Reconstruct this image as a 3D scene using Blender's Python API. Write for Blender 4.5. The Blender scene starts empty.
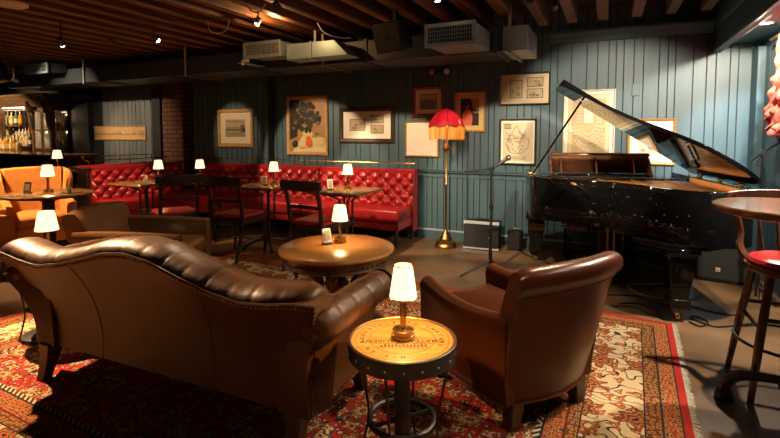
import bpy, math, random
from mathutils import Vector, Matrix
random.seed(7)
R = math.radians
PI = math.pi
sc = bpy.context.scene
COL = sc.collection

# ------------------------------------------------------------------ materials
def nt(name):
    m = bpy.data.materials.new(name)
    m.use_nodes = True
    n = m.node_tree
    return m, n, n.nodes['Principled BSDF']

def setp(b, **k):
    for key, v in k.items():
        b.inputs[key].default_value = v

def c4(c):
    return (c[0], c[1], c[2], 1)

def mat(name, c1, c2=None, scale=6., rough=.5, metal=0., bump=0., bscale=None, coat=0., stretch=(1, 1, 1), detail=4., rvar=0., coat_rough=.1, spec=.5):
    m, n, b = nt(name)
    L = n.links
    setp(b, **{'Base Color': c4(c1), 'Roughness': rough, 'Metallic': metal, 'Coat Weight': coat, 'Coat Roughness': coat_rough, 'Specular IOR Level': spec})
    if c2 is None and not bump and not rvar:
        return m
    tc = n.nodes.new('ShaderNodeTexCoord')
    mp = n.nodes.new('ShaderNodeMapping')
    mp.inputs['Scale'].default_value = stretch
    L.new(tc.outputs['Object'], mp.inputs['Vector'])
    if c2 is not None:
        no = n.nodes.new('ShaderNodeTexNoise')
        no.inputs['Scale'].default_value = scale
        no.inputs['Detail'].default_value = detail
        L.new(mp.outputs[0], no.inputs['Vector'])
        r = n.nodes.new('ShaderNodeValToRGB')
        r.color_ramp.elements[0].position = .3
        r.color_ramp.elements[1].position = .7
        r.color_ramp.elements[0].color = c4(c1)
        r.color_ramp.elements[1].color = c4(c2)
        L.new(no.outputs['Fac'], r.inputs[0])
        L.new(r.outputs[0], b.inputs['Base Color'])
        if rvar:
            mr = n.nodes.new('ShaderNodeMapRange')
            mr.inputs['To Min'].default_value = rough - rvar
            mr.inputs['To Max'].default_value = rough + rvar
            L.new(no.outputs['Fac'], mr.inputs['Value'])
            L.new(mr.outputs[0], b.inputs['Roughness'])
    if bump:
        nb = n.nodes.new('ShaderNodeTexNoise')
        nb.inputs['Scale'].default_value = bscale or scale * 4
        nb.inputs['Detail'].default_value = 3
        L.new(mp.outputs[0], nb.inputs['Vector'])
        bp = n.nodes.new('ShaderNodeBump')
        bp.inputs['Strength'].default_value = bump
        bp.inputs['Distance'].default_value = .01
        L.new(nb.outputs['Fac'], bp.inputs['Height'])
        L.new(bp.outputs[0], b.inputs['Normal'])
    return m

def emit(name, c, s):
    m, n, b = nt(name)
    setp(b, **{'Base Color': c4(c), 'Emission Color': c4(c), 'Emission Strength': s, 'Roughness': .6})
    return m

def glassy(name, c, rough=.05):
    m, n, b = nt(name)
    setp(b, **{'Base Color': c4(c), 'Roughness': rough, 'Transmission Weight': .75, 'IOR': 1.3})
    return m

M = {}
M['floor'] = mat('concrete', (.050, .027, .012), (.27, .155, .075), 1.5, .36, bump=.05, bscale=30, detail=6, rvar=.12)
M['teal'] = mat('teal_paint', (.046, .092, .112), (.060, .112, .134), 2.5, .5, bump=.12, bscale=18, stretch=(3, 3, .5))
M['teal_dark'] = mat('teal_shadow_gap', (.012, .02, .024), rough=.7)
M['grey_board'] = mat('grey_boards', (.13, .14, .14), (.17, .18, .175), 3., .55, stretch=(3, 3, .5))
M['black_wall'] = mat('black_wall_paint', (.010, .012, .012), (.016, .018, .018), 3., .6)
M['duct_black'] = mat('duct_black', (.020, .024, .026), (.03, .036, .04), 3., .45)
M['duct_grey'] = mat('duct_grey', (.20, .30, .33), (.28, .38, .40), 4., .4, metal=.3)
M['steel'] = mat('galvanised', (.32, .34, .33), (.45, .46, .44), 14., .42, metal=.6)
M['joist'] = mat('old_joist', (.07, .024, .007), (.20, .076, .022), 5., .65, bump=.35, bscale=14, stretch=(4, .5, 4))
M['plank'] = mat('ceiling_plank', (.030, .014, .007), (.06, .028, .013), 5., .75, stretch=(.6, 5, 1))
M['white'] = mat('white_paint', (.75, .72, .66), rough=.5)
M['black'] = mat('black_metal', (.012, .011, .011), rough=.38, spec=.5)
M['black_matte'] = mat('black_cloth', (.012, .012, .012), (.02, .02, .02), 60., .8)
M['rubber'] = mat('black_rubber', (.010, .010, .010), rough=.5)
M['brass'] = mat('brass', (.72, .45, .16), rough=.22, metal=1.)
M['brass_old'] = mat('old_brass', (.42, .25, .09), (.3, .16, .05), 20., .35, metal=1.)
M['chrome'] = mat('chrome', (.6, .6, .6), rough=.18, metal=1.)
M['iron'] = mat('cast_iron', (.016, .015, .015), (.028, .025, .024), 30., .42, bump=.15, bscale=60)
M['red_leather'] = mat('red_leather', (.30, .012, .014), (.42, .020, .020), 9., .33, bump=.06, bscale=60, coat=.15, coat_rough=.2)
M['sofa'] = mat('aged_brown_leather', (.047, .0150, .0034), (.096, .034, .0075), 4., .42, bump=.2, bscale=26, detail=6, rvar=.1, coat=.0, spec=.34)
M['sofa_seam'] = mat('dark_seam', (.02, .010, .005), rough=.6)
M['chair_leather'] = mat('chestnut_leather', (.062, .0135, .003), (.090, .020, .0045), 3., .30, bump=.06, bscale=40, detail=3, rvar=.04, coat=.05, coat_rough=.2, spec=.4)
M['club'] = mat('tan_brown_leather', (.085, .034, .010), (.145, .060, .017), 4., .36, bump=.1, bscale=40, coat=.15)
M['orange'] = mat('orange_fabric', (.62, .22, .035), (.72, .28, .05), 14., .75, bump=.1, bscale=150)
M['dark_wood'] = mat('dark_wood', (.012, .006, .004), (.028, .013, .007), 7., .35, stretch=(1, 1, 6), coat=.2)
M['leg_wood'] = mat('leg_wood', (.035, .016, .009), (.07, .03, .015), 7., .4)
M['table_dark'] = mat('dark_table_top', (.035, .024, .016), (.07, .045, .026), 5., .22, stretch=(1, 6, 1), coat=.3)
M['table_honey'] = mat('honey_table_top', (.20, .10, .032), (.33, .175, .06), 5., .25, stretch=(1, 5, 1), coat=.4)
M['coffee'] = mat('honey_oak', (.34, .135, .027), (.52, .245, .058), 4., .28, bump=.06, bscale=30, coat=.12, detail=7)
M['coffee_side'] = mat('carved_walnut', (.045, .022, .010), (.10, .05, .022), 10., .35, coat=.3)
M['bar_top'] = mat('acacia_top', (.09, .036, .013), (.29, .135, .052), 3.2, .22, stretch=(1.2, 9, 1), coat=.5, detail=5)
M['stool_wood'] = mat('mahogany', (.06, .020, .010), (.13, .045, .020), 6., .25, stretch=(1, 1, 4), coat=.4)
M['piano'] = mat('piano_black', (.004, .004, .0045), rough=.035, spec=.45)
M['piano_in'] = mat('piano_maple', (.50, .20, .055), (.62, .27, .08), 6., .3, stretch=(5, 5, .6), coat=.4)
M['gold'] = mat('gold_plate', (.60, .27, .07), rough=.35, metal=.5)
M['desk_wood'] = mat('piano_mahogany', (.055, .020, .010), (.10, .038, .018), 8., .15, stretch=(1, 5, 5), coat=.7)
M['ivory'] = mat('ivory', (.75, .71, .6), rough=.25)
M['felt_red'] = mat('red_felt', (.4, .02, .02), rough=.9)
M['crate'] = mat('stamped_pine', (.27, .125, .020), (.46, .245, .052), 7., .3, stretch=(1, 6, 1), coat=.5, detail=6)
M['stamp'] = mat('burnt_stamp', (.05, .022, .006), rough=.5)
M['brick'] = None
M['paper'] = mat('old_paper', (.58, .47, .28), (.66, .55, .35), 4., .4, coat=.4, coat_rough=.03)
M['paper_white'] = mat('white_paper', (.82, .76, .63), rough=.4, coat=.4, coat_rough=.03)
M['cream'] = mat('cream_mount', (.76, .66, .46), rough=.5, coat=.4, coat_rough=.03)
M['tan'] = mat('tan_print', (.46, .33, .17), (.55, .41, .22), 20., .5, coat=.4, coat_rough=.03)
M['ink'] = mat('ink', (.06, .05, .04), rough=.5)
M['ink_soft'] = mat('soft_ink', (.30, .25, .16), rough=.5)
M['ink_mid'] = mat('mid_ink', (.16, .12, .08), rough=.5)
M['fr_gold'] = mat('gilt_frame', (.52, .29, .09), (.62, .37, .13), 20., .32, metal=.55)
M['fr_oak'] = mat('oak_frame', (.42, .23, .08), (.55, .33, .13), 14., .4)
M['fr_dark'] = mat('dark_frame', (.030, .020, .013), (.055, .034, .02), 14., .28, coat=.3)
M['fr_red'] = mat('mahogany_frame', (.14, .035, .015), (.2, .055, .02), 12., .25, coat=.4)
M['p_brown'] = mat('paint_brown', (.30, .15, .055), (.42, .23, .09), 6., .35, coat=.3)
M['p_dark'] = mat('paint_dark', (.020, .016, .010), (.04, .03, .016), 12., .6, spec=.2)
M['p_leaf'] = mat('paint_leaf', (.032, .035, .02), (.06, .06, .035), 20., .6, spec=.2)
M['p_pale'] = mat('paint_pale', (.17, .125, .085), (.28, .22, .15), 20., .4)
M['p_cream'] = mat('paint_cream', (.62, .50, .26), (.7, .58, .33), 10., .4)
M['p_red'] = mat('paint_red', (.60, .09, .03), (.66, .15, .05), 14., .4)
M['p_yellow'] = mat('paint_yellow', (.60, .45, .13), (.65, .5, .2), 14., .4)
M['p_skin'] = mat('paint_skin', (.36, .19, .10), (.42, .24, .13), 14., .4)
M['p_pano'] = mat('paint_panorama', (.52, .30, .12), (.72, .47, .22), 9., .35, stretch=(1, 1, 8), coat=.3)
M['curtain'] = mat('coral_silk', (.42, .05, .035), (.60, .12, .07), 8., .4)
M['mirror'] = mat('bar_mirror', (.05, .04, .03), rough=.1, metal=.6)
M['bar_wood'] = mat('bar_wood', (.08, .042, .02), (.15, .085, .042), 6., .35, stretch=(1, 1, 5), coat=.3)
M['bar_counter'] = mat('bar_counter_top', (.16, .065, .022), (.26, .11, .04), 5., .2, stretch=(4, 1, 1), coat=.5)
M['b_clear'] = mat('pale_bottle', (.55, .50, .38), rough=.08, coat=1.)
M['b_amber'] = mat('amber_bottle', (.42, .17, .03), rough=.08, coat=1.)
M['b_gold'] = mat('gold_bottle', (.62, .38, .07), rough=.1, coat=1.)
M['b_green'] = mat('green_bottle', (.05, .11, .05), rough=.08, coat=1.)
M['b_dark'] = mat('dark_bottle', (.03, .02, .015), rough=.08, coat=1.)
M['label_paper'] = mat('bottle_label', (.66, .58, .42), rough=.6)
M['cap_gold'] = mat('bottle_cap', (.5, .36, .16), rough=.3, metal=.8)
M['shade'] = emit('lit_lamp_shade', (1., .77, .44), 1.75)
M['shade_red'] = None
M['bulb'] = emit('lit_lens', (1., .86, .68), 14.)
M['glass'] = glassy('clear_glass', (.9, .9, .86))

def brick_mat():
    m, n, b = nt('red_brick')
    L = n.links
    tc = n.nodes.new('ShaderNodeTexCoord')
    mp = n.nodes.new('ShaderNodeMapping')
    mp.inputs['Rotation'].default_value = (PI / 2, 0, 0)
    br = n.nodes.new('ShaderNodeTexBrick')
    br.inputs['Scale'].default_value = 1.
    br.inputs['Brick Width'].default_value = .22
    br.inputs['Row Height'].default_value = .075
    br.inputs['Mortar Size'].default_value = .01
    br.inputs['Color1'].default_value = (.16, .055, .028, 1)
    br.inputs['Color2'].default_value = (.22, .085, .04, 1)
    br.inputs['Mortar'].default_value = (.035, .025, .02, 1)
    L.new(tc.outputs['Object'], mp.inputs['Vector'])
    L.new(mp.outputs[0], br.inputs['Vector'])
    L.new(br.outputs['Color'], b.inputs['Base Color'])
    b.inputs['Roughness'].default_value = .8
    return m
M['brick'] = brick_mat()

def silk_mat(name, c, tr):
    m, n, b = nt(name)
    L = n.links
    setp(b, **{'Base Color': c4(c), 'Roughness': .55})
    t = n.nodes.new('ShaderNodeBsdfTranslucent')
    t.inputs['Color'].default_value = c4(tr)
    mx = n.nodes.new('ShaderNodeMixShader')
    mx.inputs[0].default_value = .5
    L.new(b.outputs[0], mx.inputs[1])
    L.new(t.outputs[0], mx.inputs[2])
    L.new(mx.outputs[0], n.nodes['Material Output'].inputs['Surface'])
    return m
M['shade_red'] = silk_mat('red_silk', (.42, .010, .03), (.5, .012, .04))
M['fringe_gold'] = silk_mat('gold_fringe', (.75, .36, .06), (.9, .45, .08))

# rug: bands by distance from the edge, floral voronoi figures in each band
def rug_mat(hx, hy):
    m, n, b = nt('persian_rug_pile')
    L = n.links
    N = n.nodes
    def math_(op, a, bb=None, c=None):
        q = N.new('ShaderNodeMath')
        q.operation = op
        for i, v in enumerate((a, bb, c)):
            if v is None:
                continue
            if isinstance(v, (int, float)):
                q.inputs[i].default_value = v
            else:
                L.new(v, q.inputs[i])
        return q.outputs[0]
    def mixc(f, a, bb):
        q = N.new('ShaderNodeMix')
        q.data_type = 'RGBA'
        if isinstance(f, (int, float)):
            q.inputs[0].default_value = f
        else:
            L.new(f, q.inputs[0])
        for i, v in ((6, a), (7, bb)):
            if isinstance(v, tuple):
                q.inputs[i].default_value = c4(v)
            else:
                L.new(v, q.inputs[i])
        return q.outputs[2]
    def gt(a, v):
        return math_('GREATER_THAN', a, v)
    def lt(a, v):
        return math_('LESS_THAN', a, v)
    def band(a, lo, hi):
        return math_('MULTIPLY', gt(a, lo), lt(a, hi))
    tc = N.new('ShaderNodeTexCoord')
    sp = N.new('ShaderNodeSeparateXYZ')
    L.new(tc.outputs['Object'], sp.inputs[0])
    ax = math_('ABSOLUTE', sp.outputs['X'])
    ay = math_('ABSOLUTE', sp.outputs['Y'])
    dx = math_('SUBTRACT', hx, ax)
    dy = math_('SUBTRACT', hy, ay)
    d = math_('MINIMUM', dx, dy)
    sym = N.new('ShaderNodeCombineXYZ')
    L.new(ax, sym.inputs[0])
    L.new(ay, sym.inputs[1])
    # warp the coordinates a little so that the motifs curl
    wn = N.new('ShaderNodeTexNoise')
    wn.inputs['Scale'].default_value = 7
    L.new(sym.outputs[0], wn.inputs['Vector'])
    ws = N.new('ShaderNodeVectorMath'); ws.operation = 'SUBTRACT'
    L.new(wn.outputs['Color'], ws.inputs[0]); ws.inputs[1].default_value = (.5, .5, .5)
    wm = N.new('ShaderNodeVectorMath'); wm.operation = 'SCALE'
    L.new(ws.outputs[0], wm.inputs[0]); wm.inputs['Scale'].default_value = .11
    wa = N.new('ShaderNodeVectorMath'); wa.operation = 'ADD'
    L.new(sym.outputs[0], wa.inputs[0]); L.new(wm.outputs[0], wa.inputs[1])
    def vor(scale, rnd, feature='F1', out='Distance', stretch=None):
        v = N.new('ShaderNodeTexVoronoi')
        v.voronoi_dimensions = '2D'
        v.feature = feature
        v.inputs['Scale'].default_value = scale
        v.inputs['Randomness'].default_value = rnd
        if stretch:
            mp = N.new('ShaderNodeMapping')
            mp.inputs['Scale'].default_value = stretch
            L.new(wa.outputs[0], mp.inputs['Vector'])
            L.new(mp.outputs[0], v.inputs['Vector'])
        else:
            L.new(wa.outputs[0], v.inputs['Vector'])
        return v.outputs[out]
    def flower(scale, rnd, petals, depth):
        """distance to the motif centre, drawn in and out into petals"""
        v = N.new('ShaderNodeTexVoronoi'); v.voronoi_dimensions = '2D'
        v.inputs['Scale'].default_value = scale; v.inputs['Randomness'].default_value = rnd
        L.new(wa.outputs[0], v.inputs['Vector'])
        df = N.new('ShaderNodeVectorMath'); df.operation = 'SUBTRACT'
        L.new(wa.outputs[0], df.inputs[0]); L.new(v.outputs['Position'], df.inputs[1])
        s2 = N.new('ShaderNodeSeparateXYZ'); L.new(df.outputs[0], s2.inputs[0])
        ang = math_('ARCTAN2', s2.outputs['Y'], s2.outputs['X'])
        w2 = math_('MULTIPLY_ADD', math_('COSINE', math_('MULTIPLY', ang, float(petals))), depth, 1.)
        return math_('MULTIPLY', v.outputs['Distance'], w2)
    def rosette(dist, ground, rings):
        col = ground
        for r, c in rings:
            col = mixc(lt(dist, r), col, c)
        return col
    red = (.40, .026, .014); deep = (.12, .012, .010); cream = (.60, .46, .26); orange = (.46, .12, .032)
    navy = (.022, .020, .026); brown = (.12, .042, .016); gold = (.42, .22, .06); rust = (.27, .055, .018); sage = (.15, .13, .07)
    big = flower(4.6, .75, 8, .22)
    mid = flower(10., .9, 4, .38)
    sml = vor(24., 1.)
    # vines: thin contour lines of a noise field
    vn = N.new('ShaderNodeTexNoise'); vn.inputs['Scale'].default_value = 6.; vn.inputs['Detail'].default_value = 1.
    L.new(sym.outputs[0], vn.inputs['Vector'])
    vine = lt(math_('ABSOLUTE', math_('SUBTRACT', math_('FRACT', math_('MULTIPLY', vn.outputs['Fac'], 7.)), .5)), .07)
    # field
    f = mixc(vine, red, navy)
    f = rosette(sml, f, ((.22, deep), (.14, cream)))
    f = rosette(mid, f, ((.30, navy), (.26, sage), (.19, cream), (.11, orange), (.05, navy)))
    f = rosette(big, f, ((.25, navy), (.23, gold), (.18, navy), (.155, cream), (.10, rust), (.055, navy), (.03, gold)))
    # cream main border
    cb = mixc(vine, cream, navy)
    cb = rosette(flower(11., .9, 3, .35), cb, ((.25, brown), (.21, orange), (.12, brown), (.07, cream)))
    cb = rosette(flower(4.2, .6, 6, .25), cb, ((.29, navy), (.27, rust), (.20, gold), (.165, brown), (.10, orange), (.04, navy)))
    # orange guard bands
    og = rosette(flower(19., .3, 4, .3), orange, ((.42, navy), (.36, rust), (.28, gold), (.14, navy)))
    bs = rosette(vor(30., .25), brown, ((.36, gold), (.22, rust)))
    saw = gt(math_('FRACT', math_('MULTIPLY', math_('ADD', ax, ay), 26.)), .5)
    zz = mixc(saw, cream, navy)
    col = red
    for lo, hi, c in ((.035, .042, navy), (.042, .115, og), (.115, .125, navy), (.125, .19, bs), (.19, .197, navy), (.197, .46, cb), (.46, .467, navy),
                      (.467, .515, bs), (.515, .525, deep), (.525, .605, og), (.605, .615, navy), (.615, .64, zz), (.64, 9., f)):
        col = mixc(band(d, lo, hi), col, c)
    # wear and pile
    pn = N.new('ShaderNodeTexNoise'); pn.inputs['Scale'].default_value = 160; pn.inputs['Detail'].default_value = 2
    L.new(tc.outputs['Object'], pn.inputs['Vector'])
    mr = N.new('ShaderNodeMapRange'); mr.inputs['To Min'].default_value = .62; mr.inputs['To Max'].default_value = 1.3
    L.new(pn.outputs['Fac'], mr.inputs['Value'])
    hs = N.new('ShaderNodeHueSaturation')
    L.new(mr.outputs[0], hs.inputs['Value'])
    L.new(col, hs.inputs['Color'])
    L.new(hs.outputs[0], b.inputs['Base Color'])
    bp = N.new('ShaderNodeBump'); bp.inputs['Strength'].default_value = .4; bp.inputs['Distance'].default_value = .004
    L.new(pn.outputs['Fac'], bp.inputs['Height'])
    L.new(bp.outputs[0], b.inputs['Normal'])
    b.inputs['Roughness'].default_value = .9
    b.inputs['Specular IOR Level'].default_value = .2
    return m

# ------------------------------------------------------------------ mesh helpers
class MB:
    def __init__(s):
        s.v = []; s.f = []; s.mi = []; s.cur = 0
    def mat(s, i):
        s.cur = i
        return s
    def add(s, vs, fs):
        o = len(s.v)
        s.v += [tuple(p) for p in vs]
        for f in fs:
            s.f.append([o + i for i in f]); s.mi.append(s.cur)
        return s
    def box(s, c, d, rz=0, rx=0, ry=0, top=1.):
        x, y, z = d[0] / 2, d[1] / 2, d[2] / 2
        vs = [(-x, -y, -z), (x, -y, -z), (x, y, -z), (-x, y, -z), (-x * top, -y * top, z), (x * top, -y * top, z), (x * top, y * top, z), (-x * top, y * top, z)]
        mt = Matrix.Translation(Vector(c)) @ Matrix.Rotation(rz, 4, 'Z') @ Matrix.Rotation(ry, 4, 'Y') @ Matrix.Rotation(rx, 4, 'X')
        vs = [mt @ Vector(p) for p in vs]
        return s.add(vs, [(0, 3, 2, 1), (4, 5, 6, 7), (0, 1, 5, 4), (1, 2, 6, 5), (2, 3, 7, 6), (3, 0, 4, 7)])
    def bb(s, x0, x1, y0, y1, z0, z1):
        return s.box(((x0 + x1) / 2, (y0 + y1) / 2, (z0 + z1) / 2), (abs(x1 - x0), abs(y1 - y0), abs(z1 - z0)))
    def rbox(s, c, d, r=.02, rz=0, n=3, rx=0, puff=0.):
        """rounded box: superellipsoid-like loft"""
        hx, hy, hz = d[0] / 2, d[1] / 2, d[2] / 2
        r = min(r, hx * .98, hy * .98, hz * .98)
        mt = Matrix.Translation(Vector(c)) @ Matrix.Rotation(rz, 4, 'Z') @ Matrix.Rotation(rx, 4, 'X')
        prof = []
        for i in range(n + 1):
            a = -PI / 2 + i * PI / 2 / n
            prof.append((r * math.cos(a) - r, -hz + r + r * math.sin(a)))
        for i in range(n + 1):
            a = i * PI / 2 / n
            prof.append((r * math.cos(a) - r, hz - r + r * math.sin(a)))
        rings = []
        for off, z in prof:
            ring = []
            for sx, sy, a0 in ((1, 1, 0), (-1, 1, PI / 2), (-1, -1, PI), (1, -1, 1.5 * PI)):
                for i in range(n + 1):
                    a = a0 + i * PI / 2 / n
                    rr = r + off
                    ring.append(mt @ Vector((sx * (hx - r) + rr * math.cos(a), sy * (hy - r) + rr * math.sin(a), z)))
            rings.append(ring)
        k = len(rings[0])
        if puff:
            ctop = mt @ Vector((0, 0, hz + puff)); mid = []
            for p in rings[-1]:
                mid.append(p.lerp(mt @ Vector((0, 0, hz + puff)), .35) + (mt.to_3x3() @ Vector((0, 0, puff * .45))))
            rings.append(mid)
        return s.loft(rings)
    def loft(s, rings, closed=True, caps=True, loop=False):
        n = len(rings[0]); vs = [p for r in rings for p in r]; fs = []
        m = len(rings)
        for i in range(m if loop else m - 1):
            j = (i + 1) % m
            for k in range(n if closed else n - 1):
                l = (k + 1) % n
                fs.append((i * n + k, i * n + l, j * n + l, j * n + k))
        if caps and closed and not loop:
            fs.append(tuple(range(n - 1, -1, -1)))
            fs.append(tuple((m - 1) * n + k for k in range(n)))
        return s.add(vs, fs)
    def tube(s, pts, r, n=8, closed=False, caps=True, sy=1.):
        pts = [Vector(p) for p in pts]; m = len(pts)
        rad = r if callable(r) else (lambda i: r) if not isinstance(r, (list, tuple)) else (lambda i: r[i])
        rings = []; up0 = None
        for i, p in enumerate(pts):
            if closed:
                t = pts[(i + 1) % m] - pts[i - 1]
            else:
                t = pts[min(i + 1, m - 1)] - pts[max(i - 1, 0)]
            t.normalize()
            if up0 is None:
                a = Vector((0, 0, 1)) if abs(t.z) < .9 else Vector((1, 0, 0))
                up0 = (a - t * a.dot(t)).normalized()
            else:
                up0 = up0 - t * up0.dot(t)
                up0.normalize()
            sd = t.cross(up0)
            rr = rad(i)
            rings.append([p + sd * (rr * math.cos(2 * PI * k / n)) + up0 * (rr * sy * math.sin(2 * PI * k / n)) for k in range(n)])
        return s.loft(rings, True, caps, closed)
    def cyl(s, p0, p1, r0, r1=None, n=12):
        return s.tube([p0, p1], [r0, r0 if r1 is None else r1], n)
    def lathe(s, prof, c=(0, 0, 0), n=24, caps=True):
        rings = [[(c[0] + r * math.cos(2 * PI * k / n), c[1] + r * math.sin(2 * PI * k / n), c[2] + z) for k in range(n)] for r, z in prof]
        return s.loft(rings, True, caps)
    def prism(s, poly, z0, z1):
        n = len(poly)
        vs = [(x, y, z0) for x, y in poly] + [(x, y, z1) for x, y in poly]
        fs = [tuple(range(n - 1, -1, -1)), tuple(range(n, 2 * n))] + [(i, (i + 1) % n, n + (i + 1) % n, n + i) for i in range(n)]
        return s.add(vs, fs)
    def prismx(s, poly, x0, x1):
        """poly in (y,z) extruded along x"""
        n = len(poly)
        vs = [(x0, y, z) for y, z in poly] + [(x1, y, z) for y, z in poly]
        fs = [tuple(range(n - 1, -1, -1)), tuple(range(n, 2 * n))] + [(i, (i + 1) % n, n + (i + 1) % n, n + i) for i in range(n)]
        return s.add(vs, fs)
    def prismy(s, poly, y0, y1):
        n = len(poly)
        vs = [(x, y0, z) for x, z in poly] + [(x, y1, z) for x, z in poly]
        fs = [tuple(range(n)), tuple(range(2 * n - 1, n - 1, -1))] + [((i + 1) % n, i, n + i, n + (i + 1) % n) for i in range(n)]
        return s.add(vs, fs)
    def sphere(s, c, r, nu=12, nv=8, sz=1.):
        prof = [(r * math.cos(-PI / 2 + PI * i / nv) + 1e-5, r * sz * math.sin(-PI / 2 + PI * i / nv)) for i in range(nv + 1)]
        return s.lathe(prof, c, nu)
    def grid(s, fn, nu, nv):
        vs = [fn(i / nu, j / nv) for j in range(nv + 1) for i in range(nu + 1)]
        w = nu + 1
        return s.add(vs, [(j * w + i, j * w + i + 1, (j + 1) * w + i + 1, (j + 1) * w + i) for j in range(nv) for i in range(nu)])
    def xform(s, mt, start=0):
        s.v = s.v[:start] + [tuple(mt @ Vector(p)) for p in s.v[start:]]
        return s
    def build(s, name, mats, parent=None, smooth=35, bevel=0., seg=2):
        import bmesh
        me = bpy.data.meshes.new(name)
        me.from_pydata(s.v, [], s.f)
        bm = bmesh.new(); bm.from_mesh(me)
        for i, f in enumerate(bm.faces):
            f.material_index = s.mi[i]
        bmesh.ops.recalc_face_normals(bm, faces=bm.faces)
        bm.to_mesh(me); bm.free()
        for mm in (mats if isinstance(mats, (list, tuple)) else [mats]):
            me.materials.append(M[mm] if isinstance(mm, str) else mm)
        if smooth:
            me.polygons.foreach_set('use_smooth', [True] * len(me.polygons))
            me.set_sharp_from_angle(angle=R(smooth))
        o = bpy.data.objects.new(name, me)
        COL.objects.link(o)
        if parent:
            o.parent = parent
        if bevel:
            b = o.modifiers.new('bevel', 'BEVEL'); b.width = bevel; b.segments = seg; b.limit_method = 'ANGLE'; b.angle_limit = R(40)
        return o

def tag(o, label, cat, group=None):
    o['label'] = label; o['category'] = cat
    if group:
        o['group'] = group
    return o

def thing(name, label, cat, loc=(0, 0, 0), rz=0., group=None):
    o = bpy.data.objects.new(name, None)
    o.empty_display_size = .1
    COL.objects.link(o)
    o.location = loc; o.rotation_euler = (0, 0, rz)
    return tag(o, label, cat, group)

def struct(o):
    o['kind'] = 'structure'
    return o

def dup(root, loc, rz=None, label=None, group=None):
    r = root.copy(); COL.objects.link(r); r.location = loc
    if rz is not None:
        r.rotation_euler = (0, 0, rz)
    if label:
        r['label'] = label
    if group:
        r['group'] = group
    for ch in list(root.children):
        c = ch.copy(); COL.objects.link(c); c.parent = r
        for g in list(ch.children):
            e = g.copy(); COL.objects.link(e); e.parent = c
    return r

def catmull(pts, k=8, closed=False):
    P = [Vector(p) for p in pts]; n = len(P); out = []
    for i in range(n if closed else n - 1):
        p1, p2 = P[i], P[(i + 1) % n]
        p0 = P[i - 1] if (closed or i > 0) else p1
        p3 = P[(i + 2) % n] if (closed or i + 2 < n) else p2
        for j in range(k):
            t = j / k
            out.append(.5 * ((2 * p1) + (p2 - p0) * t + (2 * p0 - 5 * p1 + 4 * p2 - p3) * t * t + (3 * p1 - p0 - 3 * p2 + p3) * t ** 3))
    if not closed:
        out.append(P[-1])
    return out

def spot(loc, target, power, angle, blend=.4, color=(1., .74, .48), size=.03):
    l = bpy.data.lights.new('spot_beam', 'SPOT')
    l.energy = power; l.spot_size = R(angle); l.spot_blend = blend; l.color = color; l.shadow_soft_size = size
    o = bpy.data.objects.new('spot_beam', l); COL.objects.link(o)
    o.location = loc
    o.rotation_euler = (Vector(target) - Vector(loc)).to_track_quat('-Z', 'Y').to_euler()
    return o

def point(loc, power, color=(1., .57, .23), size=.02, parent=None):
    l = bpy.data.lights.new('bulb_glow', 'POINT')
    l.energy = power; l.color = color; l.shadow_soft_size = size
    o = bpy.data.objects.new('bulb_glow', l); COL.objects.link(o)
    o.location = loc
    if parent:
        o.parent = parent
    return o

# ------------------------------------------------------------------ camera (level-ish view, 80 degrees wide)
F_PX, CAM_H, PSI, PITCH, HORIZON = 465., 1.35, R(25.1), R(3.5), 134.
cam = bpy.data.cameras.new('camera')
cam.sensor_width = 36
cam.lens = F_PX / 780 * 36
cam.shift_y = -(219 - (HORIZON + F_PX * math.tan(PITCH))) / 780
cam.clip_start = .05
co = bpy.data.objects.new('camera', cam); COL.objects.link(co)
co.location = (0, 0, CAM_H)
co.rotation_euler = (R(90) - PITCH, 0, PSI)
sc.camera = co
sc.view_settings.view_transform = 'Standard'
sc.view_settings.look = 'None'
sc.view_settings.gamma = 1
sc.view_settings.exposure = 0
w = bpy.data.worlds.new('dim_room'); sc.world = w; w.use_nodes = True
w.node_tree.nodes['Background'].inputs[0].default_value = (.9, .7, .5, 1)
w.node_tree.nodes['Background'].inputs[1].default_value = .01
sc.cycles.max_bounces = 6
sc.cycles.sample_clamp_indirect = 4
sc.cycles.caustics_reflective = False
sc.cycles.caustics_refractive = False
# ------------------------------------------------------------------ room shell
WN = 5.65
b = MB(); b.bb(-14.2, 1.6, -3.2, 6.6, -.1, 0); struct(b.build('floor', 'floor'))
b = MB()
y = -3.2
while y < 6.6:
    b.bb(-14.2, 1.6, y, y + .147, 2.72, 2.745); y += .15
b.bb(-14.2, 1.6, -3.2, 6.6, 2.75, 2.85)
struct(b.build('ceiling', 'plank', smooth=0))
u = .80
k = 0
while u > -13.9:
    b = MB()
    wob = random.uniform(-.012, .012)
    ww = random.uniform(.088, .115)
    b.box((0, 1.1, 2.61), (ww, 8.3, .225))
    o = b.build('ceiling_joist', 'joist', bevel=.012)
    o.location = (u + wob, 0, 0); struct(o)
    u -= .289
    k += 1

def board_wall(name, u0, u1, n, z0, z1, m, wmin=.065, wmax=.16, thick=.1, gap=.011):
    b = MB(); x = u0
    while x < u1 - .01:
        wd = random.uniform(wmin, wmax)
        if x + wd > u1 - .06:
            wd = u1 - x
        b.mat(0).bb(x + gap / 2, x + wd - gap / 2, n, n + .018, z0, z1)
        x += wd
    b.mat(1).bb(u0, u1, n + .012, n + thick, z0, z1)
    return struct(b.build(name, [m, 'teal_dark'], bevel=0))

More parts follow.
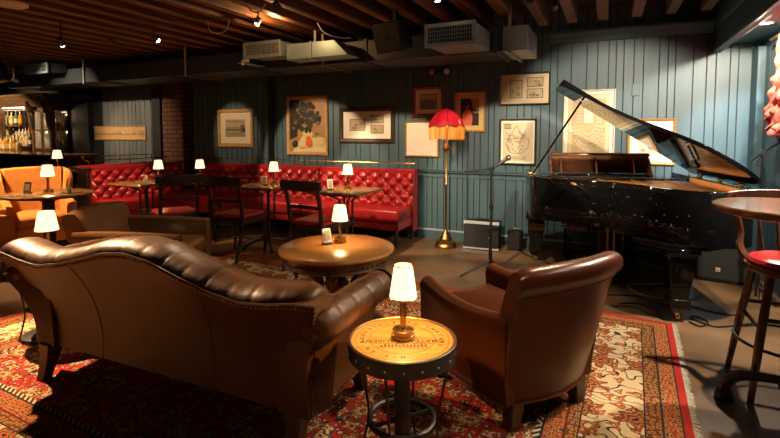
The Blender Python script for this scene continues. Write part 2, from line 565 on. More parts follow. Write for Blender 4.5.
board_wall('wall_back', -4.62, 1.30, WN, 0, 2.74, 'teal')
board_wall('wall_panelled', -6.10, -4.58, 5.50, 0, 2.74, 'teal', .09, .11, .25)
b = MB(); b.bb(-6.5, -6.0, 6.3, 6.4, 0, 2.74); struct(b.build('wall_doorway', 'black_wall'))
b = MB(); b.bb(-6.95, -6.46, 5.60, 6.3, 0, 2.74); struct(b.build('wall_brick', 'brick', smooth=0))
b = MB(); b.bb(-7.15, -6.95, 5.56, 6.0, 0, 2.74); struct(b.build('wall_post', 'black_wall', smooth=0))
board_wall('wall_boarded', -8.6, -7.15, WN, 0, 2.74, 'grey_board', .10, .18)
b = MB(); b.bb(-14.2, -8.6, WN, WN + .1, 0, 2.74); struct(b.build('wall_bar', 'black_wall', smooth=0))
b = MB(); b.bb(-14.2, -14.1, -3.2, 5.7, 0, 2.74); struct(b.build('wall_left', 'black_wall', smooth=0))
b = MB(); b.bb(-14.2, 1.4, -3.2, -3.1, 0, 2.74); struct(b.build('wall_front', 'black_wall', smooth=0))
# boarded wall on the alcove side, seen at a low angle
b = MB(); x = -3.1
while x < 5.6:
    b.mat(0).bb(1.31, 1.33, x + .004, min(x + .15, 5.66) - .003, 0, 2.74); x += .15
b.mat(1).bb(1.325, 1.42, -3.1, 5.7, 0, 2.74)
struct(b.build('wall_right', ['teal', 'teal_dark'], smooth=0))
# pilaster beside the window drape, dark plaster pilaster with a capital near the bar
b = MB(); b.bb(1.249, 1.315, 5.44, WN + .01, 0, 2.17); struct(b.build('trim_1', 'teal', bevel=.006))
b = MB(); b.bb(-9.3, -8.9, 5.56, WN + .05, 0, 2.0)
b.prismx([(5.56, 2.0), (5.44, 2.09), (5.44, 2.13), (5.65, 2.13), (5.65, 2.0)], -9.35, -8.80)
struct(b.build('trim_2', 'black_wall', bevel=.01))
# boxed header over the alcove
b = MB()
b.bb(.944, 1.0, -3.1, WN + .01, 2.165, 2.74); b.bb(.99, 1.32, -3.1, WN + .01, 2.235, 2.74)
b.bb(.925, .95, -3.1, WN, 2.165, 2.21); b.bb(.92, .95, -3.1, WN, 2.40, 2.48)
struct(b.build('trim_3', 'teal', bevel=.006))
# cornice
b = MB()
b.prismx([(WN + .005, 2.365), (5.615, 2.365), (5.60, 2.385), (5.59, 2.40), (5.555, 2.425), (5.545, 2.445), (5.52, 2.455), (5.52, 2.475), (WN + .005, 2.475)], -.62, .925)
struct(b.build('trim_4', 'teal', smooth=20))
# dado rail
b = MB()
b.prismx([(WN + .005, .855), (5.628, .855), (5.62, .865), (5.622, .875), (5.605, .88), (5.602, .893), (WN + .005, .897)], -4.57, 1.31)
b.bb(-4.57, 1.31, 5.638, WN + .005, .80, .83)
struct(b.build('trim_5', 'teal', smooth=20))
M['skirt_cap'] = mat('skirting_cap', (.34, .40, .41), rough=.4)
b = MB(); b.mat(0).bb(-4.57, 1.31, 5.625, WN + .005, 0, .105)
b.mat(1).prismx([(WN, .105), (5.622, .105), (5.618, .118), (5.64, .124), (WN, .124)], -4.57, 1.31)
struct(b.build('baseboard_back', ['teal', 'skirt_cap'], smooth=0))
# small access plate in the boards
b = MB(); b.bb(.217, .293, 5.636, 5.652, 1.755, 1.89); struct(b.build('trim_6', 'teal', bevel=.004))

# ------------------------------------------------------------------ ducts, vents, loudspeakers under the joists
t = thing('air_duct', 'long black rectangular air duct hung under the joists along the panelled wall', 'duct', (0, 0, 2.15))
b = MB(); b.bb(-9.6, -.95, 4.6, 5.2, 0, .235); b.build('duct_body', 'duct_black', t, bevel=.006)
b = MB(); b.bb(-.95, -.71, 4.6, 5.2, 0, .235); o = b.build('end_section', 'steel', t, bevel=.006); o['label'] = 'bare galvanised end section'
for x in (-1.02, -2.45, -3.95, -5.5, -7.0, -8.5):
    b = MB(); b.bb(x - .02, x + .02, 4.585, 5.215, -.015, .25); b.build('flange', 'duct_black', t, bevel=.004)
for x in (-.88, -3.0, -5.2, -7.4):
    b = MB(); b.bb(x - .015, x + .015, 4.575, 4.583, -.02, .46); b.bb(x - .015, x + .015, 5.217, 5.225, -.02, .46); b.bb(x - .015, x + .015, 4.575, 5.225, -.022, -.017); b.build('hanger_strap', 'steel', t, smooth=0)

def vent(name, label, u0, u1, n0, n1, z0, z1, bm, fm, cols):
    t = thing(name, label, 'vent', (u0, n0, z0))
    W, H, D = u1 - u0, z1 - z0, n1 - n0
    b = MB(); b.prismx([(.02, 0), (.02, H), (D, H + .02), (D, .02)], 0, W); b.build('vent_box', bm, t, bevel=.004)
    b = MB(); f = .022
    b.bb(-.012, W + .012, 0, .02, -.012, f); b.bb(-.012, W + .012, 0, .02, H - f, H + .012); b.bb(-.012, f, 0, .02, f, H - f); b.bb(W - f, W + .012, 0, .02, f, H - f)
    b.build('grille_frame', fm, t, bevel=.003)
    b = MB()
    b.mat(1).bb(f - .002, W - f + .002, .0125, .0185, f - .002, H - f + .002)
    n = cols
    for i in range(n + 1):
        x = f + (W - 2 * f) * i / n
        b.mat(0).bb(x - .0012, x + .0012, .003, .011, f, H - f)
    for i in range(5):
        z = f + (H - 2 * f) * i / 4
        b.mat(0).bb(f, W - f, .004, .011, z - .0015, z + .0015)
    b.build('grille', [fm, 'black'], t, smooth=0)
    return t
vent('air_vent', 'pale metal air vent with a fine grille beside the bare duct end', -1.52, -1.07, 4.0, 4.595, 2.14, 2.325, 'duct_grey', 'steel', 18)
t = vent('air_vent', 'air vent with a dark barred grille and a curved blue-grey elbow', -3.83, -3.32, 4.2, 4.595, 2.225, 2.385, 'duct_grey', 'steel', 26)
b = MB()
prof = [(-.005 - .12 * math.sin(a), .02 + .36 * (1 - math.cos(a))) for a in [i * PI / 2 / 6 for i in range(7)]]
b.loft([[(x, yy, -.05), (x, yy, .16)] for x, yy in prof] + [[(-.125, .38, -.05), (-.125, .38, .16)], [(-.01, .38, -.05), (-.01, .38, .16)]], closed=False)
o = b.build('elbow', 'duct_grey', t)
b = MB(); b.prismx([(.02, -.05), (.02, -.045), (.38, -.045), (.38, -.05)], -.12, 0); b.build('elbow_base', 'duct_grey', t)
b = MB(); b.bb(-.03, .07, -.01, .01, -.045, -.02); b.bb(-.03, -.01, -.01, .01, -.08, -.02); b.build('bracket', 'white', t)
t = thing('branch_duct', 'short blue-grey branch duct with a slanted end between the vent and the black duct', 'duct', (-3.30, 4.3, 2.185))
b = MB(); b.prismy([(0, 0), (.80, 0), (.62, .17), (0, .17)], 0, .265); b.build('branch_body', 'duct_grey', t, bevel=.004)
b = MB(); b.bb(.30, .33, .10, .105, .17, .56); b.build('hanger_strap', 'steel', t, smooth=0)
for x in (.02, .33):
    b = MB(); b.bb(x - .012, x + .012, -.01, .27, -.01, .18); b.build('flange', 'duct_grey', t, bevel=.003)
vent('air_vent', 'small pale-rimmed air vent high up beside the bar cabinet', -8.42, -7.84, 4.3, 4.595, 2.30, 2.44, 'duct_black', 'duct_grey', 22)
t = thing('branch_duct', 'pale boxed duct along the ceiling above the bar', 'duct', (-12.6, 4.05, 2.23))
b = MB(); b.bb(0, 2.9, 0, .5, 0, .17); b.build('branch_body', 'steel', t, bevel=.005)
for x in (.6, 1.7, 2.6):
    b = MB(); b.bb(x - .015, x + .015, -.012, .5, -.012, .182); b.build('flange', 'duct_black', t)
    b = MB(); b.bb(x - .012, x + .012, -.02, -.015, -.01, .48); b.build('hanger_strap', 'steel', t, smooth=0)

def loudspeaker(label, loc, rz, tilt, s=1.):
    t = thing('loudspeaker', label, 'loudspeaker', loc, rz)
    mt = Matrix.Rotation(tilt, 4, 'X')
    b = MB(); b.prism([(-.17 * s, -.12 * s), (.17 * s, -.12 * s), (.10 * s, .12 * s), (-.10 * s, .12 * s)], -.14 * s, .14 * s); b.xform(mt); b.build('cabinet', 'black', t, bevel=.012)
    b = MB(); b.bb(-.155 * s, .155 * s, -.132 * s, -.122 * s, -.125 * s, .125 * s); b.xform(mt); b.build('grille', 'black_matte', t, bevel=.004)
    b = MB(); b.bb(-.012 * s, .012 * s, -.137 * s, -.133 * s, -.012 * s, .012 * s); b.xform(mt); b.build('badge', 'chrome', t)
    b = MB(); b.bb(-.02, .02, -.02, .02, .1 * s, 2.5 - loc[2]); b.build('ceiling_mount', 'black', t)
    return t
loudspeaker('black loudspeaker tilted down from the joists next to the pale air vent', (-1.84, 4.05, 2.27), R(-16), R(16))
loudspeaker('black loudspeaker tilted down from the ceiling above the bar shelves', (-8.55, 3.95, 2.29), R(-40), R(16), 1.1)

# emergency light with two round heads
t = thing('emergency_light', 'small emergency light with two round heads above the red lampshade', 'light', (-1.925, 5.648, 2.12))
b = MB(); b.bb(-.05, .05, -.035, 0, -.03, .02); b.build('wall_mount', 'black', t, bevel=.006)
for sx in (-1, 1):
    b = MB(); b.cyl((sx * .1, -.03, .005), (sx * .1, -.10, 0), .035, .043); b.cyl((0, -.03, .0), (sx * .1, -.05, .005), .012); h = b.build('lamp_head', 'black', t)
    b = MB(); b.lathe([(.001, 0), (.036, 0), (.036, .004), (.001, .007)], n=16); b.xform(Matrix.Translation((sx * .1, -.1, 0)) @ Matrix.Rotation(R(90), 4, 'X')); b.build('lens', 'cream' if sx > 0 else 'fr_oak', h)

# ceiling downlights, hung between the joists
SPOTG = 'small spotlights hung between the joists'
def fixture(loc, target, vis=False):
    t = thing('ceiling_spotlight', 'small spotlight hung between the ceiling joists with a lit lens' if vis else 'small black spotlight hung between the ceiling joists', 'spotlight', loc, 0, SPOTG if vis else 'small black ceiling spotlights')
    dr = (Vector(target) - Vector(loc)).normalized()
    p = -dr * .075
    b = MB(); b.cyl(p, (0, 0, 0), .028, .032, 16); h = b.build('lamp_head', 'black', t)
    b = MB()
    if vis: b.sphere(dr * .004, .024, 14, 8)
    else: b.cyl(dr * -.006, dr * .001, .024, .024, 16)
    b.build('lens', 'bulb', h)
    b = MB(); b.cyl(p * .6, (p[0] * .6, p[1] * .6, 2.72 - loc[2]), .006, n=6); b.build('stem', 'black', t)
    return Vector(loc) + dr * .034

def downlight(loc, target, power, angle, blend=.4, color=(1., .74, .48), vis=False):
    p = fixture(loc, target, vis)
    spot(p, target, power * 4., angle, blend, color)

# pale disc lamp on the joists
t = thing('ceiling_lamp', 'pale round disc lamp fixed under the joists', 'lamp', (-4.80, 2.36, 2.47))
b = MB(); b.lathe([(.001, 0), (.10, .0), (.13, .012), (.135, .03), (.12, .04), (.001, .04)], n=32); b.build('diffuser', 'cream', t)

# cable loops tied to the joists
for pts, lab in (([(-3.75, 3.6, 2.49), (-3.70, 3.58, 2.40), (-3.60, 3.6, 2.37), (-3.50, 3.6, 2.40), (-3.46, 3.6, 2.49)], 'white cable loop sagging between two joists above the elbow duct'),
                 ([(-2.95, 3.3, 2.49), (-2.9, 3.3, 2.44), (-2.82, 3.3, 2.43), (-2.75, 3.3, 2.49)], 'short white cable loop under the brightly lit joist'),
                 ([(-2.75, 4.1, 2.5), (-2.72, 4.15, 2.42), (-2.66, 4.2, 2.38), (-2.56, 4.3, 2.36), (-2.5, 4.36, 2.37)], 'thin cable dropping from a joist to the branch duct')):
    b = MB(); b.tube(catmull(pts, 5), .006, 6); tag(b.build('hanging_cable', 'white'), lab, 'cable')

# ------------------------------------------------------------------ framed pictures
def picture(label, u, n, z, wd, h, fm, fw, art, mount='cream', mw=.0, group=None):
    t = thing('framed_picture', label, 'picture', (u, n, z), 0, group)
    x, y2, d = wd / 2, h / 2, .028
    b = MB()
    pr = [(0, 0), (0, -d * .7), (fw * .35, -d), (fw * .8, -d * .75), (fw, -d * .35), (fw, 0)]   # offset inward, depth
    rings = []
    for off, dep in pr:
        rings.append([(-x + off, dep, -y2 + off), (x - off, dep, -y2 + off), (x - off, dep, y2 - off), (-x + off, dep, y2 - off)])
    b.loft(rings, True, False)
    b.build('picture_frame', fm, t, smooth=25)
    iw, ih = x - fw, y2 - fw
    b = MB(); b.bb(-iw - .004, iw + .004, -.008, -.001, -ih - .004, ih + .004); b.build('mount_board', mount, t, smooth=0)
    aw, ah = iw - mw, ih - mw
    A = Art(aw, ah)
    art(A)
    A.b.build('artwork', A.mats, t, smooth=0)
    return t

class Art:
    """flat coloured shapes; coordinates -1..1 across the sheet"""
    def __init__(s, w, h):
        s.b = MB(); s.w = w; s.h = h; s.mats = []; s.k = 0
    def m(s, name):
        if name not in s.mats:
            s.mats.append(name)
        s.b.mat(s.mats.index(name))
        s.k += 1
        return -.0085 - .00012 * s.k
    def poly(s, name, pts):
        y = s.m(name)
        s.b.add([(p[0] * s.w, y, p[1] * s.h) for p in pts], [tuple(range(len(pts)))])
    def rect(s, name, x0, x1, z0, z1):
        s.poly(name, [(x0, z0), (x1, z0), (x1, z1), (x0, z1)])
    def ell(s, name, x, z, rx, rz, n=16):
        s.poly(name, [(x + rx * math.cos(2 * PI * i / n), z + rz * math.sin(2 * PI * i / n)) for i in range(n)])
    def line(s, name, pts, t=.012):
        y = s.m(name)
        for (x0, z0), (x1, z1) in zip(pts, pts[1:]):
            X0, Z0, X1, Z1 = x0 * s.w, z0 * s.h, x1 * s.w, z1 * s.h
            l = math.hypot(X1 - X0, Z1 - Z0) or 1
            nx, nz = -(Z1 - Z0) / l * t * .1, (X1 - X0) / l * t * .1
            s.b.add([(X0 + nx, y, Z0 + nz), (X1 + nx, y, Z1 + nz), (X1 - nx, y, Z1 - nz), (X0 - nx, y, Z0 - nz)], [(0, 1, 2, 3)])
    def print_(s, x0, x1, z0, z1, kind=0):
        s.rect('ink', x0, x1, z0, z1)
        e = .03
        s.rect('tan', x0 + e, x1 - e, z0 + e * 1.5, z1 - e * 1.5)
        cx, cz, rx, rz = (x0 + x1) / 2, (z0 + z1) / 2, (x1 - x0) / 2, (z1 - z0) / 2
        rnd = random.Random(int(100 * x0) + kind)
        for i in range(9):
            s.ell('ink_mid' if i % 2 else 'ink_soft', cx + rnd.uniform(-.6, .6) * rx, cz - .25 * rz + rnd.uniform(-.45, .45) * rz, rx * rnd.uniform(.1, .3), rz * rnd.uniform(.08, .25), 9)

def art_pano(A):
    A.rect('p_pano', -1, 1, -1, 1)
    rnd = random.Random(3)
    A.rect('p_brown', -1, 1, -.35, -.1)
    for i in range(40):
        x = rnd.uniform(-.95, .95); A.rect('p_brown' if i % 2 else 'p_cream', x, x + rnd.uniform(.01, .03), -.3, rnd.uniform(-.05, .4))
def art_landscape(A):
    A.rect('p_pale', -1, 1, -1, 1); A.rect('tan', -1, 1, .1, 1)
    for i in range(6): A.ell('ink_soft', -.7 + .28 * i, .8 - .05 * (i % 3), .3, .09)
    A.poly('ink_soft', [(-1, 0), (-.6, .2), (-.3, .05), (.1, .25), (.6, .02), (1, .2), (1, -.2), (-1, -.2)])
    A.rect('ink_mid', -1, 1, -.25, -.1); A.poly('ink_soft', [(-1, -.5), (.2, -.65), (1, -.45), (1, -1), (-1, -1)]); A.rect('tan', -.9, .5, -.5, -.35)
    A.rect('ink', .66, .74, -.5, .1); A.ell('ink_mid', .72, .12, .22, .32); A.ell('ink', .85, -.2, .14, .25)
def art_still_life(A):
    A.rect('p_brown', -1, 1, -1, 1); A.poly('p_dark', [(-1, 1), (-.45, 1), (-.55, -.4), (-1, -.55)]); A.poly('p_cream', [(-.85, -1), (1, -1), (1, -.5), (-.3, -.42)])
    A.poly('p_yellow', [(-.2, -.55), (.25, -.55), (.32, -.3), (.2, -.12), (-.15, -.12), (-.26, -.3)])
    rnd = random.Random(5)
    for i in range(64):
        a = rnd.uniform(0, 2 * PI); r = math.sqrt(rnd.random())
        A.ell('p_leaf' if i % 3 == 1 else 'p_dark', -.02 + .70 * r * math.cos(a), .30 + .52 * r * math.sin(a), rnd.uniform(.09, .2), rnd.uniform(.05, .13), 9)
    for x, z, q in ((-.62, .85, .09), (-.5, .6, .08), (-.62, .12, .09), (-.3, .35, .06), (.1, .55, .07), (.25, .25, .06), (.62, .08, .1), (.55, -.3, .1), (-.1, .1, .05), (.45, .5, .06), (-.75, -.1, .07)):
        A.poly('p_pale', [(x + q * (1 + .3 * math.cos(5 * a)) * math.cos(a), z + .75 * q * (1 + .3 * math.cos(5 * a)) * math.sin(a)) for a in [2 * PI * i / 20 for i in range(20)]]); A.ell('p_leaf', x + .2 * q, z - .2 * q, q * .55, q * .45, 8)
    A.poly('p_yellow', [(.4, -.62), (.6, -.42), (.95, -.45), (.98, -.62), (.8, -.78), (.5, -.76)])
    A.ell('p_dark', -.68, -.7, .16, .13); A.ell('p_leaf', -.7, -.67, .09, .07)
    A.ell('p_red', .12, -.66, .2, .17); A.ell('p_red', .1, -.5, .13, .1); A.ell('p_yellow', -.3, -.8, .18, .08)
def art_three(A):
    A.print_(-.72, -.05, -.42, .45, 1); A.print_(.18, .72, .12, .75, 2); A.print_(.18, .72, -.62, .02, 3)
def art_three_tall(A):
    A.print_(-.62, -.08, -.62, .62, 4); A.print_(.1, .78, .12, .78, 5); A.print_(.1, .78, -.66, .0, 6)
def art_dark_print(A):
    A.rect('ink', -1, 1, -1, 1); A.rect('ink_mid', -.94, .94, -.9, .9); A.rect('tan', -.94, .94, .3, .9)
    for i in range(9): A.ell('ink' if i % 2 else 'p_pale', -.75 + .19 * i, -.1 - .15 * (i % 2), .13, .33, 9)
def art_letter(A):
    A.rect('paper_white', -1, 1, -1, 1)
    for i in range(9): A.line('cream', [(-.7, .7 - .16 * i), (.7 - .2 * (i % 3), .7 - .16 * i)], .02)
def art_portrait(A):
    A.rect('p_dark', -1, 1, -1, 1); A.poly('p_brown', [(.1, 1), (1, 1), (1, .1), (.4, .25)]); A.rect('p_pale', .35, 1, -.1, .05)
    A.poly('p_red', [(-.85, -1), (-.8, -.1), (-.45, .2), (.05, .18), (.3, -.3), (.25, -1)]); A.ell('p_skin', -.28, .45, .2, .2); A.ell('p_dark', -.34, .6, .24, .16); A.ell('p_skin', -.55, -.35, .14, .1); A.poly('p_dark', [(.3, -1), (.45, -.4), (1, -.3), (1, -1)])
def art_map(A):
    A.rect('paper', -1, 1, -1, 1); rnd = random.Random(11)
    A.print_(-.9, -.45, .68, .92, 7)
    A.line('ink_mid', [(-.05, .85), (.15, .5), (.75, .15), (.7, -.3), (.2, -.62), (-.5, -.55), (-.8, -.1), (-.5, .35), (-.05, .85)], .03)
    for i in range(26):
        x, z = rnd.uniform(-.6, .5), rnd.uniform(-.5, .4); p = [(x, z)]
        for j in range(3):
            x += rnd.uniform(-.25, .25); z += rnd.uniform(-.16, .16); p.append((x, z))
        A.line('ink_mid', p, .02)
    for i in range(10): A.ell('ink_soft', rnd.uniform(-.5, .5), rnd.uniform(-.5, .3), .06, .03, 7)
    for i in range(3): A.line('ink_soft', [(-.6, -.75 - .06 * i), (.6, -.75 - .06 * i)], .02)
def art_seating(A):
    A.rect('tan', -1, 1, -1, 1); A.rect('paper', -.96, .96, -.97, .97); A.rect('tan', -.8, .8, -.86, .86)
    A.rect('cream', -.22, .22, .1, .72); A.rect('ink_soft', -.2, .2, .74, .78)
    for ring in range(5):
        r = .3 + .12 * ring; n = 9 + 3 * ring
        for i in range(n):
            a = PI * 1.04 + PI * .92 * i / (n - 1)
            if ring > 3 and i % 4 == 3: continue
            A.ell('paper', r * 1.02 * math.cos(a), .05 + r * 1.05 * math.sin(a), .045, .045, 6)
    for sx in (-1, 1):
        for i in range(6):
            A.rect('paper', sx * .34, sx * .6, .1 + .1 * i, .16 + .1 * i)
def art_sketch(A):
    A.rect('paper_white', -1, 1, -1, 1); A.rect('cream', -.6, .6, -.66, .5); rnd = random.Random(2)
    for i in range(12): A.ell('ink_soft', rnd.uniform(-.45, .45), rnd.uniform(-.5, .1), .12, .08, 9)

PN = 5.648
picture('long narrow sepia panorama glowing on the grey boards near the bar', -8.12, PN, 1.37, 1.43, .262, 'fr_oak', .022, art_pano)
picture('gilt-framed landscape engraving on the panelled bay beside the doorway', -5.2, 5.497, 1.44, .71, .58, 'fr_oak', .055, art_landscape, 'cream', .10)
picture('tall still life painting of dark flowers and red fruit', -3.976, PN, 1.471, .72, .86, 'fr_oak', .05, art_still_life)
picture('wide dark-framed picture of three small prints on a pale mount', -2.998, PN, 1.472, .85, .49, 'fr_dark', .06, art_three, 'paper_white', .0)
picture('small mahogany-framed dark print above the plain white letter', -2.10, PN, 1.764, .435, .395, 'fr_red', .045, art_dark_print, 'cream', .055)
picture('thin gilt frame around a plain white sheet behind the floor lamp', -2.187, PN, 1.285, .47, .465, 'fr_gold', .022, art_letter, 'paper_white', .01)
picture('oak-framed portrait of a seated figure in red behind the red lampshade', -1.555, PN, 1.62, .39, .49, 'fr_oak', .025, art_portrait, 'p_yellow', .055)
picture('dark-framed trio of prints lit by a bright spot near the cornice', -.903, PN, 1.877, .585, .38, 'fr_dark', .022, art_three_tall, 'paper', .0)
picture('dark-framed line map hanging over the first microphone', -.972, PN, 1.255, .43, .545, 'fr_dark', .022, art_map, 'paper_white', .02)
picture('large pale seating plan picture behind the piano prop', -.202, PN, 1.44, .53, .80, 'cream', .02, art_seating, 'paper_white', .03)
picture('gilt-framed sketch half hidden by the piano lid', .411, PN, 1.268, .45, .49, 'fr_gold', .03, art_sketch, 'paper_white', .02)
# ------------------------------------------------------------------ grand piano
def offset_poly(pts, d):
    n = len(pts); out = []
    for i in range(n):
        p, q, r = Vector(pts[i - 1]), Vector(pts[i]), Vector(pts[(i + 1) % n])
        e1 = (q - p).normalized(); e2 = (r - q).normalized()
        n1 = Vector((-e1.y, e1.x)); n2 = Vector((-e2.y, e2.x))
        m = (n1 + n2)
        m = m / max(m.dot(n1), .3)
        out.append((q.x + m.x * d, q.y + m.y * d))
    return out
piano = thing('grand_piano', 'glossy black grand piano with its lid propped open', 'piano', (-.813, 5.269, 0), R(12))
ctrl = [(0, 0), (0, .4), (.005, .78), (.10, .92), (.27, 1.0), (.43, 1.08), (.58, 1.20), (.71, 1.37), (.82, 1.54), (.95, 1.70), (1.09, 1.77), (1.24, 1.77), (1.37, 1.71), (1.45, 1.60), (1.49, 1.44), (1.5, 1.2), (1.5, .6), (1.5, 0)]
side = [(p.x, -p.y) for p in catmull([(x, y, 0) for x, y in ctrl], 5)]
# anticlockwise seen from above: down the treble side, round the tail, up the bass side
inner = offset_poly(side, .05)
inner[0] = (.05, 0); inner[-1] = (1.45, 0)
ZB, ZT = .57, .955
b = MB()
b.loft([[(o[0], o[1], ZB), (o[0], o[1], ZT - .006), (o[0] + (i[0] - o[0]) * .1, o[1] + (i[1] - o[1]) * .1, ZT), (i[0], i[1], ZT), (i[0], i[1], ZB)] for o, i in zip(side, inner)])
case = b.build('case', 'piano', piano, smooth=50)
inn2 = offset_poly(side, .054); inn2[0] = (.054, -.36); inn2[-1] = (1.446, -.36)
sel = [k for k, p in enumerate(inn2) if p[1] < -.36]
b = MB(); b.loft([[(inn2[k][0], inn2[k][1], .89), (inn2[k][0], inn2[k][1], .946)] for k in sel], closed=False)
b.build('inner_rim', 'piano_in', piano, smooth=50)
poly = [inn2[k] for k in sel]
b = MB(); b.prism(poly, .885, .902); b.build('soundboard', 'piano_in', piano)
b = MB()
ip = offset_poly(side, .10); ip = [ip[k] for k in sel]
b.prism(ip, .903, .912)
b.build('iron_plate', 'gold', piano)
b = MB()
for k in range(4):
    b.bb(.32 + .29 * k, .35 + .29 * k, -1.15 - .1 * k, -.42, .912, .928)
b.build('plate_strut', 'gold', piano, bevel=.006)
b = MB()
for k in range(34):
    x = .16 + .036 * k
    b.box((x, -.86 - .010 * k, .934), (.003, .8 + .018 * k, .003))
b.build('strings', 'chrome', piano, smooth=0)
b = MB(); b.bb(.12, 1.36, -.60, -.585, .92, .94); b.build('damper_rail', 'piano', piano)
b = MB(); b.prism([(.05, -.02), (1.45, -.02), (1.45, -.36)] + [(1.40, -1.3), (1.2, -1.68), (1.02, -1.66), (.6, -1.14), (.1, -.86)], ZB - .005, ZB + .02); b.build('bottom_board', 'piano', piano)
# keyboard end: key bed, cheeks, fallboard, pin block
b = MB(); b.bb(0, 1.5, -.36, .02, .50, .60); b.build('key_bed', 'piano', piano, bevel=.008)
for x0 in (.0, 1.41):
    b = MB(); b.prismx([(.02, .60), (.02, .70), (-.02, .76), (-.10, .79), (-.10, .60)], x0, x0 + .09); b.build('cheek', 'piano', piano, bevel=.006)
b = MB()
for k in range(52):
    x = .12 + 1.26 * k / 52
    b.mat(0).bb(x, x + .0232, -.13, .015, .60, .665)
for k in range(51):
    if k % 7 in (0, 1, 3, 4, 5):
        x = .12 + 1.26 * (k + 1) / 52
        b.mat(1).bb(x - .006, x + .006, -.13, -.035, .665, .682)
b.build('keyboard', ['ivory', 'piano'], piano, smooth=0)
b = MB(); b.prismx([(-.13, .67), (-.145, .86), (-.165, .86), (-.165, .6), (-.14, .6)], .09, 1.41); b.build('fallboard', 'piano', piano)
b = MB(); b.bb(.05, 1.45, -.44, -.165, .60, .925); b.build('pin_block', 'piano', piano, bevel=.005)
# music desk, its back towards the tail
desk = MB(); mt = Matrix.Translation((0, -.40, .955)) @ Matrix.Rotation(R(24), 4, 'X')
desk.bb(.21, 1.09, -.012, .012, .02, .21); desk.xform(mt); desk = desk.build('music_desk', 'desk_wood', piano, bevel=.006)
b = MB(); b.bb(.205, 1.095, -.02, .02, .205, .228); b.xform(mt); b.build('top_rail', 'desk_wood', desk, bevel=.008)
b = MB(); b.bb(.20, 1.10, -.60, -.33, .945, .966); b.build('desk_tray', 'piano', desk, bevel=.004)
for x in (.30, .62, .95):
    b = MB(); b.tube([(x, -.58, .965), (x, -.485, 1.12)], .009, 6); b.build('strut', 'desk_wood', desk)
for x in (.20, 1.085):
    b = MB(); b.prismx([(-.60, .966), (-.56, 1.0), (-.50, 1.10), (-.47, 1.12), (-.44, 1.10), (-.38, .99), (-.34, .966)], x, x + .014); b.build('end_bracket', 'desk_wood', desk)
# lid, hinged on the straight side
TH = R(33); HX, HZ = 1.5, .968
lm = Matrix.Translation((HX, 0, HZ)) @ Matrix.Rotation(TH, 4, 'Y') @ Matrix.Translation((-HX, 0, 0))
lo = offset_poly(side, -.012)
lp = [(-.012, -.42)] + [p for p in lo if p[1] < -.42 and p[0] < 1.5 and not (p[0] > 1.495)] + [(1.5, -1.40), (1.5, -.42)]
b = MB(); b.prism(lp, 0, .03); b.xform(lm); lid = b.build('lid', 'piano', piano, smooth=30, bevel=.004)
b = MB(); b.bb(-.01, 1.5, -.84, -.43, .036, .064); b.xform(lm); b.build('front_flap', 'piano', lid, bevel=.004)
b = MB()
for y in (-.55, -.95, -1.3):
    b.box((1.495, y, .958), (.02, .07, .02))
b.build('hinge', 'brass', lid)
for x in (.25, .7, 1.1):
    b = MB(); b.box((x, -.44, .024), (.05, .02, .012)); b.xform(lm); b.build('hinge', 'brass', lid)
pt = lm @ Vector((.24, -.72, -.006))
b = MB(); b.tube([(.03, -.56, .956), pt], .010, 8); b.build('lid_prop', 'piano', piano)
b = MB(); b.bb(.00, .07, -.60, -.5, .955, .966); b.build('prop_socket', 'brass', piano, bevel=.002)
# legs with brass casters
for x, y in ((.10, -.20), (1.40, -.20), (.98, -1.63)):
    b = MB()
    zt = .50 if y > -1 else .54
    secs = [(.105, zt), (.105, zt - .035), (.080, zt - .055), (.086, zt - .10), (.058, .20), (.058, .17), (.066, .165), (.066, .10), (.048, .085), (.040, .065)]
    b.loft([[(x + sx * r, y + sy * r, z) for sx, sy in ((-1, -1), (1, -1), (1, 1), (-1, 1))] for r, z in secs])
    lg = b.build('leg', 'piano', piano, smooth=20, bevel=.004)
    b = MB(); b.cyl((x, y, .068), (x, y, .045), .02); b.cyl((x - .014, y, .026), (x + .014, y, .026), .025, n=16); b.build('caster', 'brass', lg)
b = MB(); b.prism([(.70, -1.52), (.86, -1.72), (1.12, -1.74), (1.30, -1.6), (1.34, -1.38), (.72, -1.38)], .535, .57); b.build('leg_block', 'piano', piano, bevel=.006)
b = MB(); b.bb(.0, .22, -.34, -.05, .49, .515); b.bb(1.28, 1.5, -.34, -.05, .49, .515); b.build('leg_block', 'piano', piano, bevel=.004)
# pedal lyre
ly = MB(); ly.bb(.65, .93, -.50, -.36, .06, .15); ly = ly.build('pedal_box', 'piano', piano, bevel=.008)
for x in (.68, .76, .82, .90):
    b = MB(); b.tube([(x, -.43, .15), (x, -.43, .51)], .011, 8); b.build('lyre_rod', 'piano' if x in (.68, .90) else 'brass_old', ly)
for x in (.72, .79, .86):
    b = MB(); b.tube([(x, -.37, .075), (x, -.24, .07)], .012, 8, sy=.5); b.build('pedal', 'brass', ly)
# lamps of the room mirrored in the lacquer are left to the renderer

bench = thing('piano_bench', 'black piano bench with a padded top tucked under the keyboard', 'bench', (-.813, 5.269, 0), R(12))
b = MB(); b.rbox((.75, -.06, .455), (.70, .30, .06), .025); b.build('seat_pad', 'black', bench)
b = MB(); b.bb(.42, 1.08, -.19, .07, .33, .424); b.build('apron', 'piano', bench, bevel=.004)
for x in (.44, 1.06):
    for y in (-.17, .05):
        b = MB(); b.box((x, y, .165), (.045, .045, .33)); b.build('leg', 'piano', bench, bevel=.004)
b = MB(); b.bb(.44, 1.06, -.18, -.16, .10, .12); b.build('stretcher', 'piano', bench)
for x, s in ((.40, 1), (1.10, -1)):
    b = MB(); b.cyl((x + .03 * s, -.06, .38), (x - .02 * s, -.06, .38), .012); b.cyl((x - .0 * s, -.06, .38), (x - .025 * s, -.06, .38), .026, n=14); b.build('adjusting_knob', 'chrome', bench)

